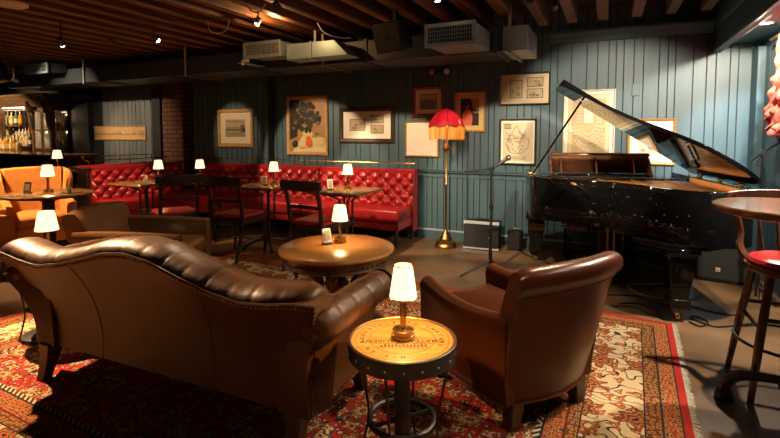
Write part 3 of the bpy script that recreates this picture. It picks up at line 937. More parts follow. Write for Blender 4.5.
# ------------------------------------------------------------------ stage gear
def mic_stand(label, loc, rz, hz, boom, mic_at, lr=.31):
    t = thing('microphone_stand', label, 'microphone stand', loc, rz)
    b = MB()
    b.tube([(0, 0, .05), (0, 0, hz)], .010, 8); b.build('pole', 'black', t)
    b = MB(); b.tube([(0, 0, .14), (0, 0, .30)], .016, 8); b.build('leg_collar', 'black', t)
    b = MB(); b.tube([(0, 0, hz * .62), (0, 0, hz * .62 + .05)], .018, 8); b.build('clutch', 'black', t)
    for k in range(3):
        a = R(100 + 120 * k)
        b = MB(); b.tube([(0, 0, .15), (.5 * lr * math.cos(a), .5 * lr * math.sin(a), .075), (lr * math.cos(a), lr * math.sin(a), .012)], .010, 6); b.build('leg', 'black', t)
    b = MB(); b.tube(boom, .0085, 8); b.cyl((0, -.02, hz), (0, .02, hz), .022); bm = b.build('boom', 'black', t)
    p, d = Vector(mic_at[0]), Vector(mic_at[1]).normalized()
    b = MB(); b.cyl(p - d * .10, p + d * .03, .011, .018, 10); mc = b.build('microphone', 'black', t)
    b = MB(); b.sphere(p + d * .045, .026, 12, 8); b.build('mesh_head', 'chrome', mc)
    b = MB(); b.tube(catmull([p - d * .1, p - d * .16 + Vector((0, 0, -.08)), (.02, .0, hz - .15), (.014, .012, hz * .55), (.013, -.01, .3), (.03, .03, .05), (.3 * lr, .8 * lr, .012)], 5), .004, 6); b.build('cable', 'rubber', t)
    return t
mic_stand('slim black microphone stand with tripod feet between the floor lamp and the piano', (-.992, 4.379, .001), R(0), 1.02,
          [(-.24, -.10, .995), (0, 0, 1.02), (.03, .02, 1.045)], ((.115, .03, 1.10), (.75, .15, .55)))
mic_stand('black microphone stand with an angled microphone behind the tall round table', (1.104, 4.55, .001), R(0), 1.20,
          [(-.07, .02, 1.14), (0, 0, 1.20), (.05, -.02, 1.25)], ((.085, -.03, 1.285), (.75, -.25, .65)), .17)

t = thing('guitar_amplifier', 'black amplifier box with metal trim standing by the panelled wall', 'amplifier', (-1.32, 5.40, .001), R(4))
b = MB(); b.prismx([(-.11, .0), (-.085, .33), (.10, .33), (.12, 0)], -.205, .205); b.build('cabinet', 'black_matte', t, bevel=.012)
b = MB(); b.prismx([(-.114, .03), (-.118, .03), (-.094, .29), (-.09, .29)], -.185, .185); b.build('speaker_cloth', 'black_matte', t)
b = MB(); b.prismx([(-.118, .008), (-.112, .03), (-.106, .03), (-.106, .008)], -.205, .205); b.build('lower_trim', 'steel', t, smooth=0)
b = MB(); b.prismx([(-.098, .30), (-.09, .333), (-.08, .333), (-.085, .30)], -.205, .205); b.build('upper_trim', 'steel', t, smooth=0)
b = MB(); b.tube([(-.08, 0, .332), (-.07, 0, .352), (.07, 0, .352), (.08, 0, .332)], .009, 6); b.build('handle', 'rubber', t)
b = MB(); b.box((.10, -.112, .15), (.022, .006, .022)); b.build('badge', 'chrome', t)
t = thing('practice_amplifier', 'small black amplifier beside the larger amplifier box', 'amplifier', (-.955, 5.50, .001), R(4))
b = MB(); b.prismx([(-.075, 0), (-.06, .22), (.07, .22), (.08, 0)], -.085, .085); b.build('cabinet', 'black_matte', t, bevel=.01)
b = MB(); b.tube([(-.04, 0, .218), (-.03, 0, .245), (.03, 0, .245), (.04, 0, .218)], .008, 6); b.build('handle', 'chrome', t)
b = MB(); b.prismx([(-.079, .02), (-.082, .02), (-.072, .16), (-.068, .16)], -.07, .07); b.build('speaker_cloth', 'rubber', t)
b = MB()
for k in range(3): b.cyl((-.04 + .04 * k, -.068, .19), (-.04 + .04 * k, -.08, .19), .009)
b.build('knob', 'chrome', t)

t = thing('floor_monitor', 'black wedge floor loudspeaker behind the piano tail leg', 'loudspeaker', (.98, 5.14, .001), R(-8))
b = MB(); b.prism([(-.21, -.11), (.21, -.11), (.17, .20), (-.17, .20)], 0, .40); b.build('cabinet', 'black_matte', t, bevel=.015)
b = MB(); b.bb(-.19, .19, -.120, -.111, .03, .375); g = b.build('grille', 'black_matte', t, bevel=.004)
b = MB(); b.box((-.03, -.122, .12), (.034, .004, .034)); b.mat(1).box((-.03, -.1245, .127), (.024, .002, .006)); b.box((-.03, -.1245, .113), (.024, .002, .006)); b.build('badge', ['cream', 'ink_mid'], g, smooth=0)
b = MB(); b.bb(-.05, .05, .201, .206, .30, .34); b.build('handle', 'rubber', t)

# cables on the floor
def cable(pts, label, r=.0055, m='rubber'):
    b = MB(); b.tube(catmull([(x, y, r + .001) for x, y in pts], 7), r, 6)
    tag(b.build('cable', m), label, 'cable')
cable([(-.86, 5.36), (-.78, 5.26), (-.62, 5.12), (-.48, 4.98), (-.3, 5.02), (-.1, 4.92), (.0, 4.72), (-.2, 4.7), (-.45, 4.8)], 'black cable snaking across the floor in front of the piano bench')
cable([(.3, 5.55), (.5, 5.3), (.62, 5.0), (.45, 4.75), (.2, 4.6), (.3, 4.35), (.62, 4.4), (.72, 4.6)], 'pale cable looping on the floor behind the piano tail leg', .005, 'cream')
cable([(-.35, 4.35), (-.05, 4.22), (.25, 4.3), (.42, 4.15), (.6, 4.22), (.70, 4.18), (.84, 4.14), (.98, 4.2)], 'black cable crossing the open floor below the piano')
cable([(.05, 3.95), (.2, 4.02), (.33, 3.9), (.38, 4.02), (.25, 4.12), (.12, 4.05)], 'black cable loop beside the piano tail leg')
cable([(.56, 3.86), (.62, 3.8), (.68, 3.9), (.63, 4.0), (.58, 3.95), (.7, 3.84), (.82, 3.9), (.93, 3.96), (1.02, 4.04)], 'black cable running from the piano tail leg towards the bar stool')
cable([(1.22, 4.5), (1.25, 4.7), (1.22, 4.9), (1.27, 5.1), (1.25, 5.3)], 'bundled cable trailing along the alcove boards', .012)

# ------------------------------------------------------------------ ruched drape of the alcove window
b = MB()
for y0, y1, z0, z1 in ((4.0, 4.07, 1.30, 2.2), (4.88, 4.95, 1.30, 2.2), (4.0, 4.95, 1.25, 1.32), (4.0, 4.95, 2.15, 2.22), (4.45, 4.49, 1.3, 2.2)):
    b.bb(1.292, 1.312, y0, y1, z0, z1)
b.mat(1).bb(1.304, 1.309, 4.05, 4.9, 1.31, 2.16)
struct(b.build('window_1', ['teal', 'mirror'], bevel=.003))
t = thing('window_drape', 'ruched coral silk drape hanging in the bright alcove', 'curtain', (1.24, 5.02, 0))
def drape(uu, vv):
    z = 2.16 - .70 * vv
    yy = -.16 - .76 * uu
    sw = .10 * math.sin(PI * min(1, max(0, uu))) * vv
    fold = .035 * math.sin(uu * 46 + 3 * math.sin(vv * 7)) * (.4 + .6 * vv) + .03 * math.sin(vv * 34 + 4 * uu) * vv
    bell = .06 * vv ** 3
    return (-.0 - abs(bell) + fold * .8, yy, z - sw + .035 * math.sin(uu * 30) * vv)
b = MB(); b.grid(drape, 90, 46)
dp = b.build('silk_panel', 'curtain', t, smooth=60); so = dp.modifiers.new('thick', 'SOLIDIFY'); so.thickness = .006
b = MB(); b.tube([(0, .02, 2.155), (0, -.92, 2.155)], .012, 8); b.build('curtain_rod', 'brass_old', t)

# ------------------------------------------------------------------ tall round table and stool
t = thing('bar_table', 'tall round table with a striped wooden top and cast iron foot', 'table', (.795, 2.66, .001))
b = MB(); b.lathe([(.001, .985), (.315, .985), (.33, .992), (.334, 1.005), (.332, 1.016), (.325, 1.022), (.001, 1.022)], n=64); b.build('table_top', 'bar_top', t, smooth=30)
b = MB(); b.tube([(0, 0, .16), (0, 0, .985)], .022, 12); b.lathe([(.022, .93), (.06, .97), (.12, .984)], n=20, caps=False); b.build('column', 'iron', t)
b = MB(); b.lathe([(.03, .33), (.045, .30), (.035, .24), (.05, .18), (.03, .13)], n=16); b.build('hub', 'iron', t)
for k in range(3):
    a = R(146 + 120 * k); d = Vector((math.cos(a), math.sin(a), 0))
    b = MB(); b.tube(catmull([d * .03 + Vector((0, 0, .20)), d * .10 + Vector((0, 0, .185)), d * .20 + Vector((0, 0, .15)), d * .265 + Vector((0, 0, .09)), d * .27 + Vector((0, 0, .035))], 5), lambda i: .020 + .010 * (i / 20), 8)
    b.lathe([(.03, .0), (.042, .004), (.042, .022), (.034, .03), (.038, .045), (.02, .06)], d * .27, 14); b.build('foot', 'iron', t)
for k in range(3):
    a = R(86 + 120 * k)
    b = MB(); b.tube([(.05 * math.cos(a), .05 * math.sin(a), .26), (.07 * math.cos(a), .07 * math.sin(a), .98)], .008, 6); b.build('tie_rod', 'iron', t)

def stool(t):
    b = MB(); b.lathe([(.001, .71), (.15, .715), (.18, .705), (.19, .69), (.185, .675), (.001, .675)], n=32); b.build('seat_pad', 'red_leather', t)
    b = MB(); b.lathe([(.001, .674), (.20, .674), (.205, .66), (.20, .64), (.001, .64)], n=32); b.build('seat_frame', 'stool_wood', t)
    for sx in (-1, 1):
        for sy in (-1, 1):
            b = MB(); b.tube([(sx * .125, sy * .125, .64), (sx * .17, sy * .17, .30), (sx * .205, sy * .205, .0)], [.02, .021, .015], 8); b.build('leg', 'stool_wood', t)
    b = MB(); ring = [(.232 * math.cos(2 * PI * k / 24), .232 * math.sin(2 * PI * k / 24), .27) for k in range(24)]; b.tube(ring, .008, 6, closed=True); b.build('foot_ring', 'iron', t)
    b = MB()
    for s, z in ((1, .42), (-1, .42)):
        b.tube([(-.155, s * .155, z), (.155, s * .155, z)], .011, 6); b.tube([(s * .155, -.155, z - .06), (s * .155, .155, z - .06)], .011, 6)
    b.build('stretcher', 'stool_wood', t)
    for sx in (-1, 1):
        b = MB(); b.tube(catmull([(sx * .165, .05, .655), (sx * .185, .16, .72), (sx * .175, .20, .80), (sx * .19, .215, .90), (sx * .20, .23, 1.0)], 5), lambda i: .022 - .0004 * i, 8); b.build('back_post', 'stool_wood', t)
    b = MB()
    b.loft([[(x, .235 + .05 * (1 - (x / .24) ** 2) - .012, .955 + .0), (x, .235 + .05 * (1 - (x / .24) ** 2) + .012, .955), (x, .245 + .05 * (1 - (x / .24) ** 2) + .012, 1.035 - .02 * (x / .24) ** 2), (x, .245 + .05 * (1 - (x / .24) ** 2) - .012, 1.035 - .02 * (x / .24) ** 2)] for x in [-.24 + .48 * i / 16 for i in range(17)]])
    b.build('crest_rail', 'stool_wood', t, bevel=.006)
    for x in (-.09, 0, .09):
        b = MB(); b.tube([(x * .8, .17, .67), (x, .262, .96)], .011, 6, sy=.6); b.build('splat', 'stool_wood', t)
st = thing('bar_stool', 'tall wooden bar stool with a round red seat and curved back', 'stool', (.875, 3.01, .001), R(2))
stool(st)
# ------------------------------------------------------------------ rug
RZ = .0095
RHX, RHY = 2.16, 1.62
rug = thing('persian_rug', 'large red persian rug with a cream floral border and pale fringe', 'rug', (-1.785, 2.245, .0005), R(-2.5))
b = MB()
b.grid(lambda p, q: (-RHX + 2 * RHX * p, -RHY + 2 * RHY * q, .008), 8, 6)
b.add([(-RHX, -RHY, 0), (RHX, -RHY, 0), (RHX, RHY, 0), (-RHX, RHY, 0), (-RHX, -RHY, .008), (RHX, -RHY, .008), (RHX, RHY, .008), (-RHX, RHY, .008)], [(0, 1, 5, 4), (1, 2, 6, 5), (2, 3, 7, 6), (3, 0, 4, 7), (3, 2, 1, 0)])
b.build('pile', rug_mat(RHX, RHY), rug, smooth=0)
M['fringe'] = mat('rug_fringe', (.42, .38, .30), (.55, .50, .40), 40., .9)
for sx in (-1, 1):
    b = MB(); y = -RHY
    while y < RHY:
        l = random.uniform(.022, .036); dy = random.uniform(-.012, .012)
        x0, x1 = sx * RHX, sx * (RHX + l)
        b.add([(x0, y, .006), (x0, y + .007, .006), (x1, y + .007 + dy, .002), (x1, y + dy, .002), (x0, y, .001), (x0, y + .007, .001), (x1, y + .007 + dy, .0005), (x1, y + dy, .0005)], [(0, 1, 2, 3), (7, 6, 5, 4), (0, 3, 7, 4), (1, 5, 6, 2), (2, 6, 7, 3)])
        y += .0085
    o = b.build('fringe', 'fringe', rug, smooth=0); o['kind'] = 'stuff'

# ------------------------------------------------------------------ camel-back sofa, its back to the camera
sofa = thing('leather_sofa', 'aged brown leather camel-back sofa with nailhead trim', 'sofa', (-1.95, 1.47, RZ), R(1.5))
KN = [(0, .797), (.16, .780), (.32, .735), (.50, .690), (.66, .668), (.80, .680), (.92, .700), (1.2, .712)]
def SH(x):
    """height of the nailhead line: camel hump, dip, raised ends"""
    a = abs(x + .03)
    for (x0, z0), (x1, z1) in zip(KN, KN[1:]):
        if a <= x1:
            f = (a - x0) / (x1 - x0)
            return z0 + (z1 - z0) * f
    return KN[-1][1]
XR = .945
def back_out(x, t):
    """outer back surface: x -1..1, t 0 bottom .. 1 at the roll"""
    hw = .895 + (.10 if x > 0 else .155) * t ** 2 - .02 * math.sin(PI * t)
    X = x * hw
    z = .19 + (SH(X) - .19) * t
    return (X, .02 - .125 * t ** 2.2 + .012 * math.sin(PI * t), z)
b = MB()
nx = 44
rings = []
for i in range(nx + 1):
    x = -1 + 2 * i / nx
    outer = [back_out(x, j / 8) for j in range(9)]
    X, Y, Z = outer[-1]
    inn = [(X, Y + .10, Z + .01), (X * .96, Y + .24, Z - .03), (X * .94, Y + .26, Z - .12), (X * .93, .17, .42), (X * .93, .12, .19)]
    rings.append(outer + inn)
b.loft(rings)
back = b.build('backrest', 'sofa', sofa, smooth=50)
# faint vertical panel seams of the outer back
for xs in (-.42, .42):
    b = MB(); b.tube([Vector(back_out(xs, j / 10)) + Vector((0, -.001, 0)) for j in range(11)], .0022, 5); b.build('seam', 'sofa', back)
def channel_roll(b, path, r, pitch, squash=1., taper=False):
    """padded roll with pinched seams every pitch metres"""
    pts = [Vector(p) for p in path]
    L = [0]
    for p, q in zip(pts, pts[1:]): L.append(L[-1] + (q - p).length)
    n = int(L[-1] / .012)
    out = []
    j = 0
    for i in range(n + 1):
        s = L[-1] * i / n
        while j < len(L) - 2 and L[j + 1] < s: j += 1
        f = (s - L[j]) / (L[j + 1] - L[j])
        out.append((s, pts[j].lerp(pts[j + 1], f)))
    m = round(L[-1] / pitch)
    def rad(i):
        ph = out[i][0] / L[-1] * m
        d = abs(ph - round(ph)) * L[-1] / m
        e = min(out[i][0], L[-1] - out[i][0])
        endr = min(1, .62 + .38 * math.sqrt(min(1, e / .05)))
        if taper: endr *= 1 - .35 * max(0, (out[i][0] / L[-1] - .90) / .10) ** 1.5
        return r * (1 - .05 * math.exp(-(d / .006) ** 2) - .012 * math.exp(-(d / .03) ** 2)) * (1 + .02 * math.sin(ph * 2.3)) * endr
    b.tube([p for s, p in out], rad, 20, sy=squash)
b = MB()
path = [(x, .012, SH(x) + .002) for x in [-1.045 + 1.985 * i / 80 for i in range(81)]]
channel_roll(b, path, .116, .13, .50, True)
b.build('back_roll', 'sofa', sofa, smooth=60)
for sx in (-1, 1):
    # arm: flared outer panel, inner face, roll
    rings = []
    for i in range(15):
        y = .0 + .58 * i / 14
        prof = []
        for j in range(9):
            tt = j / 8
            prof.append((sx * (.895 + (.085 if sx > 0 else .13) * tt ** 2.2 - .02 * math.sin(PI * tt)), y - .09 * tt ** 2 * (1 - i / 14), .19 + .39 * tt))
        prof += [(sx * .90, y, .60), (sx * .82, y, .60), (sx * .76, y, .50), (sx * .74, y, .19)]
        rings.append(prof)
    b = MB(); b.loft(rings); arm = b.build('arm', 'sofa', sofa, smooth=50)
    b = MB(); xa = XR if sx > 0 else XR + .05; channel_roll(b, [(sx * xa, -.06, .592), (sx * xa, .30, .59), (sx * (xa - .005), .60, .585)], .076, .145); b.build('arm_roll', 'sofa', arm, smooth=60)
    b = MB(); b.lathe([(.001, 0), (.06, .0), (.078, -.01), (.078, -.03)], n=20); b.xform(Matrix.Translation((sx * (XR if sx > 0 else XR + .05), .605, .585)) @ Matrix.Rotation(R(-90), 4, 'X')); b.build('scroll_face', 'sofa', arm)
# nailheads along the back under the roll and down both back corners
b = MB()
def nails(path, step=.021, off=(0, -.002, 0)):
    pts = [Vector(p) for p in path]; acc = 0
    for p, q in zip(pts, pts[1:]):
        l = (q - p).length
        while acc < l:
            c = p.lerp(q, acc / l) + Vector(off)
            b.sphere(c, .0062, 7, 4); acc += step
        acc -= l
nails([back_out(-1 + 2 * i / 80, .975) for i in range(81)])
for sx in (-1, 1):
    nails([Vector(back_out(sx, j / 20)) for j in range(20)], off=(sx * .003, -.003, 0))
    nails([(sx * (.897), .02 + .58 * j / 10, .2) for j in range(11)], off=(sx * .003, 0, 0))
b.build('nailhead_trim', 'brass_old', sofa)
b = MB(); b.tube([Vector(back_out(-1 + 2 * i / 60, 1.0)) + Vector((0, -.002, .002)) for i in range(61)], .007, 6); b.build('piping', 'sofa', sofa)
b = MB(); b.bb(-.80, .80, .06, .62, .17, .32); b.build('seat_base', 'sofa', sofa, bevel=.02)
for k in (-1, 0, 1):
    b = MB(); b.rbox((k * .487, .40, .385), (.48, .50, .14), .045, puff=.02); b.build('seat_cushion', 'sofa', sofa)
for x in (-.815, 0, .815):
    for y, dy in ((.03, -.045), (.56, .05)):
        if x == 0 and dy < 0: continue
        b = MB(); b.loft([[(x + sx * r, y + dy * f + sy * r, z) for sx, sy in ((-1, -1), (1, -1), (1, 1), (-1, 1))] for r, f, z in ((.026, 1, .0015), (.030, .5, .07), (.036, .15, .13), (.044, 0, .195))]); b.build('leg', 'leg_wood', sofa, smooth=40, bevel=.004)

# ------------------------------------------------------------------ club chairs
def club_chair(t, m, W=.70, arm_h=.575, back_h=.765, lean=.10, wrap=62, roll=.05):
    hw = W / 2
    # curved back leaning out at the top
    rings = []
    n = 26
    yb0, sag = -.20, .07
    def P(sx, out, z):
        tt = max(0., min(1., (z - .13) / (back_h - .13)))
        k = math.sqrt(1 + (2 * sag * sx / hw) ** 2)
        nx_, ny_ = (2 * sag * sx / hw) / k, -1 / k
        return ((hw - .02 + .05 * tt) * sx + nx_ * out, yb0 - sag * (1 - sx * sx) - lean * tt ** 1.4 + ny_ * out, z)
    for i in range(n + 1):
        sx = -1 + 2 * i / n
        e = min(1, (1 - abs(sx)) / .06); e = math.sqrt(e)
        zt = back_h - .02 * sx * sx - .012 * (1 - e)
        prof = [P(sx, -.008, .13), P(sx, 0, .20), P(sx, .006, .35), P(sx, .006, .50), P(sx, .004, zt - .13)]
        c0, z0 = -.035, zt - roll
        for k in range(10):
            an_ = R(-42) + R(215) * k / 9
            prof.append(P(sx, c0 + (roll + .004) * 1.05 * math.cos(an_), z0 + roll * math.sin(an_)))
        prof += [P(sx, -.13, zt - .16), P(sx, -.15, .50), P(sx, -.15, .40), P(sx, -.12, .13)]
        rings.append(prof)
    b = MB(); b.loft(rings); bk = b.build('backrest', m, t, smooth=45)
    b = MB(); b.tube([P(-1 + 2 * i / n, .004, back_h - .125 - .02 * (-1 + 2 * i / n) ** 2) for i in range(n + 1)], .005, 6); b.build('piping', m, bk)
    b = MB(); b.tube([P(-1 + 2 * i / n, 0, .135) for i in range(n + 1)], .006, 6); b.build('bottom_piping', m, bk)
    for sx in (-1, 1):
        b = MB(); b.tube([P(sx * .985, .003, .14 + .50 * i / 12) for i in range(13)], .005, 6); b.build('side_piping', m, bk)
    x1, y1 = hw - .02, yb0 - .005
    for sx in (-1, 1):
        rings = []
        for i in range(17):
            f = i / 16
            y = y1 - .015 + (.45 - y1 + .015) * f
            xo = x1 + .03 * math.sin(PI * min(1, f * 1.0)) + .015 * (1 - f)
            h = arm_h - .03 * math.sin(PI * f) + .02 * (f > .9) * (f - .9) * 10 * .3
            e = 1 if f < .93 else .985 - (f - .93) * .9
            c, r = xo - .045, .055
            prof = [(sx * (xo - .012), y, .13), (sx * (xo), y, .25), (sx * (xo + .004), y, h - .10)]
            for k in range(9):
                an_ = R(-25) + R(205) * k / 8
                prof.append((sx * (c + r * math.cos(an_)), y, h - r + r * math.sin(an_) * e))
            prof += [(sx * (c - r + .005), y, h - .12), (sx * (c - r), y, .13)]
            rings.append(prof)
        b = MB(); b.loft(rings); ar = b.build('arm', m, t, smooth=45)
        b = MB(); b.tube([(sx * (x1 + .006 + .03 * math.sin(PI * f) + .015 * (1 - f)), y1 - .015 + (.465 - y1) * f, .135) for f in [i / 10 for i in range(11)]], .006, 6); b.build('piping', m, ar)
    b = MB(); b.bb(-x1 + .09, x1 - .09, -.20, .44, .13, .30); b.build('seat_base', m, t, bevel=.02)
    b = MB(); b.rbox((0, .16, .37), (2 * x1 - .19, .56, .15), .05, puff=.02); b.build('seat_cushion', m, t)
    for x, y in ((-.225, -.195), (.205, -.195), (-.23, .39), (.23, .39)):
        b = MB(); b.loft([[(x + sx * r + (.012 * (1 if x > 0 else -1) if z == 0 else 0), y + sy * r, z) for sx, sy in ((-1, -1), (1, -1), (1, 1), (-1, 1))] for r, z in ((.026, 0), (.038, .135))]); b.build('leg', 'leg_wood', t, smooth=0, bevel=.004)
t = thing('club_armchair', 'chestnut leather barrel-back armchair turned away beside the barrel-top table', 'armchair', (-.395, 2.385, RZ), R(56))
club_chair(t, 'chair_leather', .62, .54, .795, .14, 60, .058)

# the lower, squarer chair beyond the sofa
t = thing('club_armchair', 'brown leather armchair with straight arms beyond the sofa', 'armchair', (-3.52, 2.62, RZ), R(-62))
b = MB()
rings = []
for i in range(15):
    x = -.36 + .72 * i / 14; k = 1 - (x / .36) ** 2
    yb = -.36 - .05 * k
    top = .735 + .015 * k
    rings.append([(x * .96, yb + .03, .13), (x * .98, yb, .40), (x, yb - .07, top - .06), (x, yb - .065, top - .02), (x, yb - .03, top), (x, yb + .03, top - .005), (x * .97, yb + .07, top - .06), (x * .95, yb + .17, .42), (x * .95, yb + .20, .13)])
b.loft(rings); bk = b.build('backrest', 'club', t, smooth=50)
for sx in (-1, 1):
    rings = []
    for i in range(14):
        f = i / 13; y = -.34 + .76 * f; h = .60 - .035 * f + .01 * math.sin(3 * f)
        rings.append([(sx * .36, y, .13), (sx * .37, y, .3), (sx * .395, y, h - .07), (sx * .40, y, h - .03), (sx * .385, y, h - .004), (sx * .34, y, h), (sx * .295, y, h - .01), (sx * .275, y, h - .05), (sx * .27, y, .3), (sx * .27, y, .13)])
    b = MB(); b.loft(rings); ar = b.build('arm', 'club', t, smooth=50)
    b = MB(); b.tube([(sx * .365, .424, .15), (sx * .395, .424, .49), (sx * .388, .424, .55), (sx * .34, .424, .56), (sx * .29, .424, .55), (sx * .277, .424, .49), (sx * .274, .424, .15)], .008, 6); b.build('piping', 'club', ar)
b = MB(); b.bb(-.27, .27, -.3, .42, .13, .30); b.build('seat_base', 'club', t, bevel=.015)
b = MB(); b.rbox((0, .14, .37), (.53, .60, .15), .05, puff=.02); b.build('seat_cushion', 'club', t)
for x, y in ((-.3, -.3), (.3, -.3), (-.32, .36), (.32, .36)):
    b = MB(); b.box((x, y, .066), (.06, .06, .132), top=1.25); b.build('leg', 'leg_wood', t, smooth=0)

# ------------------------------------------------------------------ coffee table
t = thing('coffee_table', 'round honey-oak coffee table with a carved pedestal', 'table', (-1.715, 2.775, RZ))
RT = .405
b = MB(); b.lathe([(.001, .515), (RT - .03, .515), (RT - .005, .525), (RT, .535), (RT - .004, .547), (RT - .018, .553), (.001, .554)], n=72); b.build('table_top', 'coffee', t, smooth=30)
b = MB(); b.lathe([(.001, .44), (RT - .05, .44), (RT - .035, .45), (RT - .04, .465), (RT - .03, .50), (RT - .025, .516), (.001, .516)], n=72)
for k in range(60):
    a = 2 * PI * k / 60; rr = RT - .032
    b.box((rr * math.cos(a), rr * math.sin(a), .482), (.008, .022, .016), rz=a)
ap = b.build('apron', 'coffee_side', t, smooth=30)
for k in range(8):
    a = 2 * PI * (k + .5) / 8
    b = MB(); b.lathe([(.02, .0), (.022, -.02), (.010, -.03), (.014, -.045), (.003, -.055)], (.33 * math.cos(a), .33 * math.sin(a), .44), 10); b.build('drop_finial', 'coffee_side', ap)
b = MB(); b.lathe([(.10, .12), (.075, .14), (.05, .19), (.065, .24), (.09, .29), (.06, .34), (.05, .38), (.12, .44)], n=24); b.build('pedestal', 'coffee_side', t)
for k in range(4):
    a = R(20 + 90 * k); d = Vector((math.cos(a), math.sin(a), 0))
    pts = catmull([d * .20 + Vector((0, 0, .44)), d * .17 + Vector((0, 0, .36)), d * .12 + Vector((0, 0, .28)), d * .17 + Vector((0, 0, .19)), d * .14 + Vector((0, 0, .13))], 5)
    b = MB(); b.tube(pts, lambda i: .030 - .004 * math.sin(i * .6), 8); b.sphere(d * .17 + Vector((0, 0, .36)), .042, 10, 7); b.sphere(d * .175 + Vector((0, 0, .18)), .042, 10, 7); b.build('scroll_column', 'coffee_side', t)
    b = MB(); b.tube(catmull([d * .06 + Vector((0, 0, .11)), d * .18 + Vector((0, 0, .12)), d * .26 + Vector((0, 0, .07)), d * .32 + Vector((0, 0, .035))], 5), lambda i: .042 - .0006 * i, 8); b.lathe([(.035, .0), (.045, .012), (.04, .035), (.02, .05)], d * .32, 12); b.build('foot', 'coffee_side', t)

# ------------------------------------------------------------------ barrel-top side tables
def barrel_table(label, loc, rz, lettering):
    t = thing('barrel_side_table', label, 'side table', loc, rz)
    r = .215
    b = MB(); b.lathe([(.001, .50), (r - .012, .50), (r - .012, .528), (.001, .528)], n=64); top = b.build('table_top', 'crate', t, smooth=30)
    b = MB(); b.lathe([(r - .013, .470), (r, .470), (r + .001, .532), (r - .004, .534), (r - .013, .529)], n=64, caps=False); hoop = b.build('hoop', 'iron', t, smooth=30)
    b = MB(); ring = [((r - .008) * math.cos(2 * PI * k / 64), (r - .008) * math.sin(2 * PI * k / 64), .531) for k in range(64)]; b.tube(ring, .0045, 6, closed=True); b.build('brass_edge', 'brass_old', hoop)
    for k in range(20):
        a = 2 * PI * k / 20
        b = MB(); b.sphere((r * math.cos(a), r * math.sin(a), .497), .005, 6, 4); b.build('rivet', 'steel', hoop)
    b = MB(); b.tube([(0, 0, .03), (0, 0, .47)], .032, 12); b.build('column', 'iron', t)
    b = MB(); b.lathe([(.001, .46), (.09, .465), (.12, .472), (.12, .478), (.001, .478)], n=24); b.build('top_plate', 'iron', t)
    b = MB(); b.lathe([(.001, 0), (.165, 0), (.175, .006), (.165, .016), (.06, .028), (.034, .05)], n=40); b.build('base', 'iron', t)
    b = MB(); b.tube([(.13 * math.cos(2 * PI * k / 40), .13 * math.sin(2 * PI * k / 40), .20) for k in range(40)], .0125, 8, closed=True); b.build('foot_ring', 'iron', t)
    for k in range(2):
        a = R(25 + 180 * k)
        b = MB(); b.tube([(0, 0, .2), (.13 * math.cos(a), .13 * math.sin(a), .2)], .008, 6); b.build('ring_spoke', 'iron', t)
    for k in range(4):
        a = R(-20 + 90 * k); d = Vector((math.cos(a), math.sin(a), 0))
        b = MB(); b.tube(catmull([d * .19 + Vector((0, 0, .47)), d * .17 + Vector((0, 0, .36)), d * .145 + Vector((0, 0, .2)), d * .16 + Vector((0, 0, .10)), d * .185 + Vector((0, 0, .012))], 5), .0055, 6); b.build('stay_rod', 'iron', t)
    b = MB(); ring = [(.05 * math.cos(2 * PI * k / 20), -.03 + .0 * k, .425 + .05 * math.sin(2 * PI * k / 20)) for k in range(20)]; b.tube([(x, -.036, z) for x, y, z in ring], .0035, 5, closed=True); b.build('ring_pull', 'steel', t)
    if lettering:
        b = MB()
        for rr, w2 in ((.185, .0012), (.132, .001), (.128, .0008)):
            b.loft([[((rr + s) * math.cos(2 * PI * k / 72), (rr + s) * math.sin(2 * PI * k / 72), .5287) for k in range(72)] for s in (-w2, w2)], True, False)
        # engraved house front between two lawns
        b.bb(-.10, .10, -.075, -.072, .5284, .5287)
        for k in range(13):
            x = -.085 + .0141 * k; h = .012 + .010 * abs(math.sin(k * 1.9))
            b.bb(x, x + .009, -.072, -.072 + h, .5284, .5287)
        for k in range(12):
            x = -.095 + .0165 * k
            b.bb(x, x + .012, -.086 - .004 * (k % 3), -.082 - .004 * (k % 3), .5284, .5287)
        b.bb(-.115, .115, .004, .0055, .5284, .5287); b.bb(-.115, .115, -.046, -.0445, .5284, .5287)
        b.build('stamp', 'stamp', top, smooth=0)
        def text(body, size, mt, nm='lettering'):
            cu = bpy.data.curves.new('txt', 'FONT'); cu.body = body; cu.size = size; cu.align_x = 'CENTER'; cu.align_y = 'CENTER'; cu.extrude = .0002; cu.offset = .0007
            ob = bpy.data.objects.new('txt', cu); COL.objects.link(ob)
            bpy.context.view_layer.update()
            me = bpy.data.meshes.new_from_object(ob.evaluated_get(bpy.context.evaluated_depsgraph_get()))
            bpy.data.objects.remove(ob)
            me.transform(mt)
            return me
        def join(meshes, nm):
            b = MB()
            for me in meshes:
                b.add([v.co for v in me.vertices], [tuple(p.vertices) for p in me.polygons]); bpy.data.meshes.remove(me)
            return b.build(nm, 'stamp', top, smooth=0)
        flip = Matrix.Rotation(PI, 4, 'Z')
        join([text('CHATEAU LAURENT', .036, Matrix.Translation((0, -.022, .5287)) @ flip)], 'lettering')
        ms = []
        body = 'MIS EN BOUTEILLE AU CHATEAU'
        body = body + '  \u2022  '
        for i, ch in enumerate(body):
            if ch == ' ': continue
            a = -2 * PI * i / len(body)
            ms.append(text(ch, .025, Matrix.Rotation(a + PI, 4, 'Z') @ Matrix.Translation((0, .158, .5287))))
        join(ms, 'lettering')
    return t
barrel_table('round side table with a lettered wine-barrel top and black iron foot ring', (-.722, 1.655, RZ), R(25.1), True)
barrel_table('iron side table mostly hidden past the far end of the sofa', (-3.35, 1.80, RZ), R(10), False)

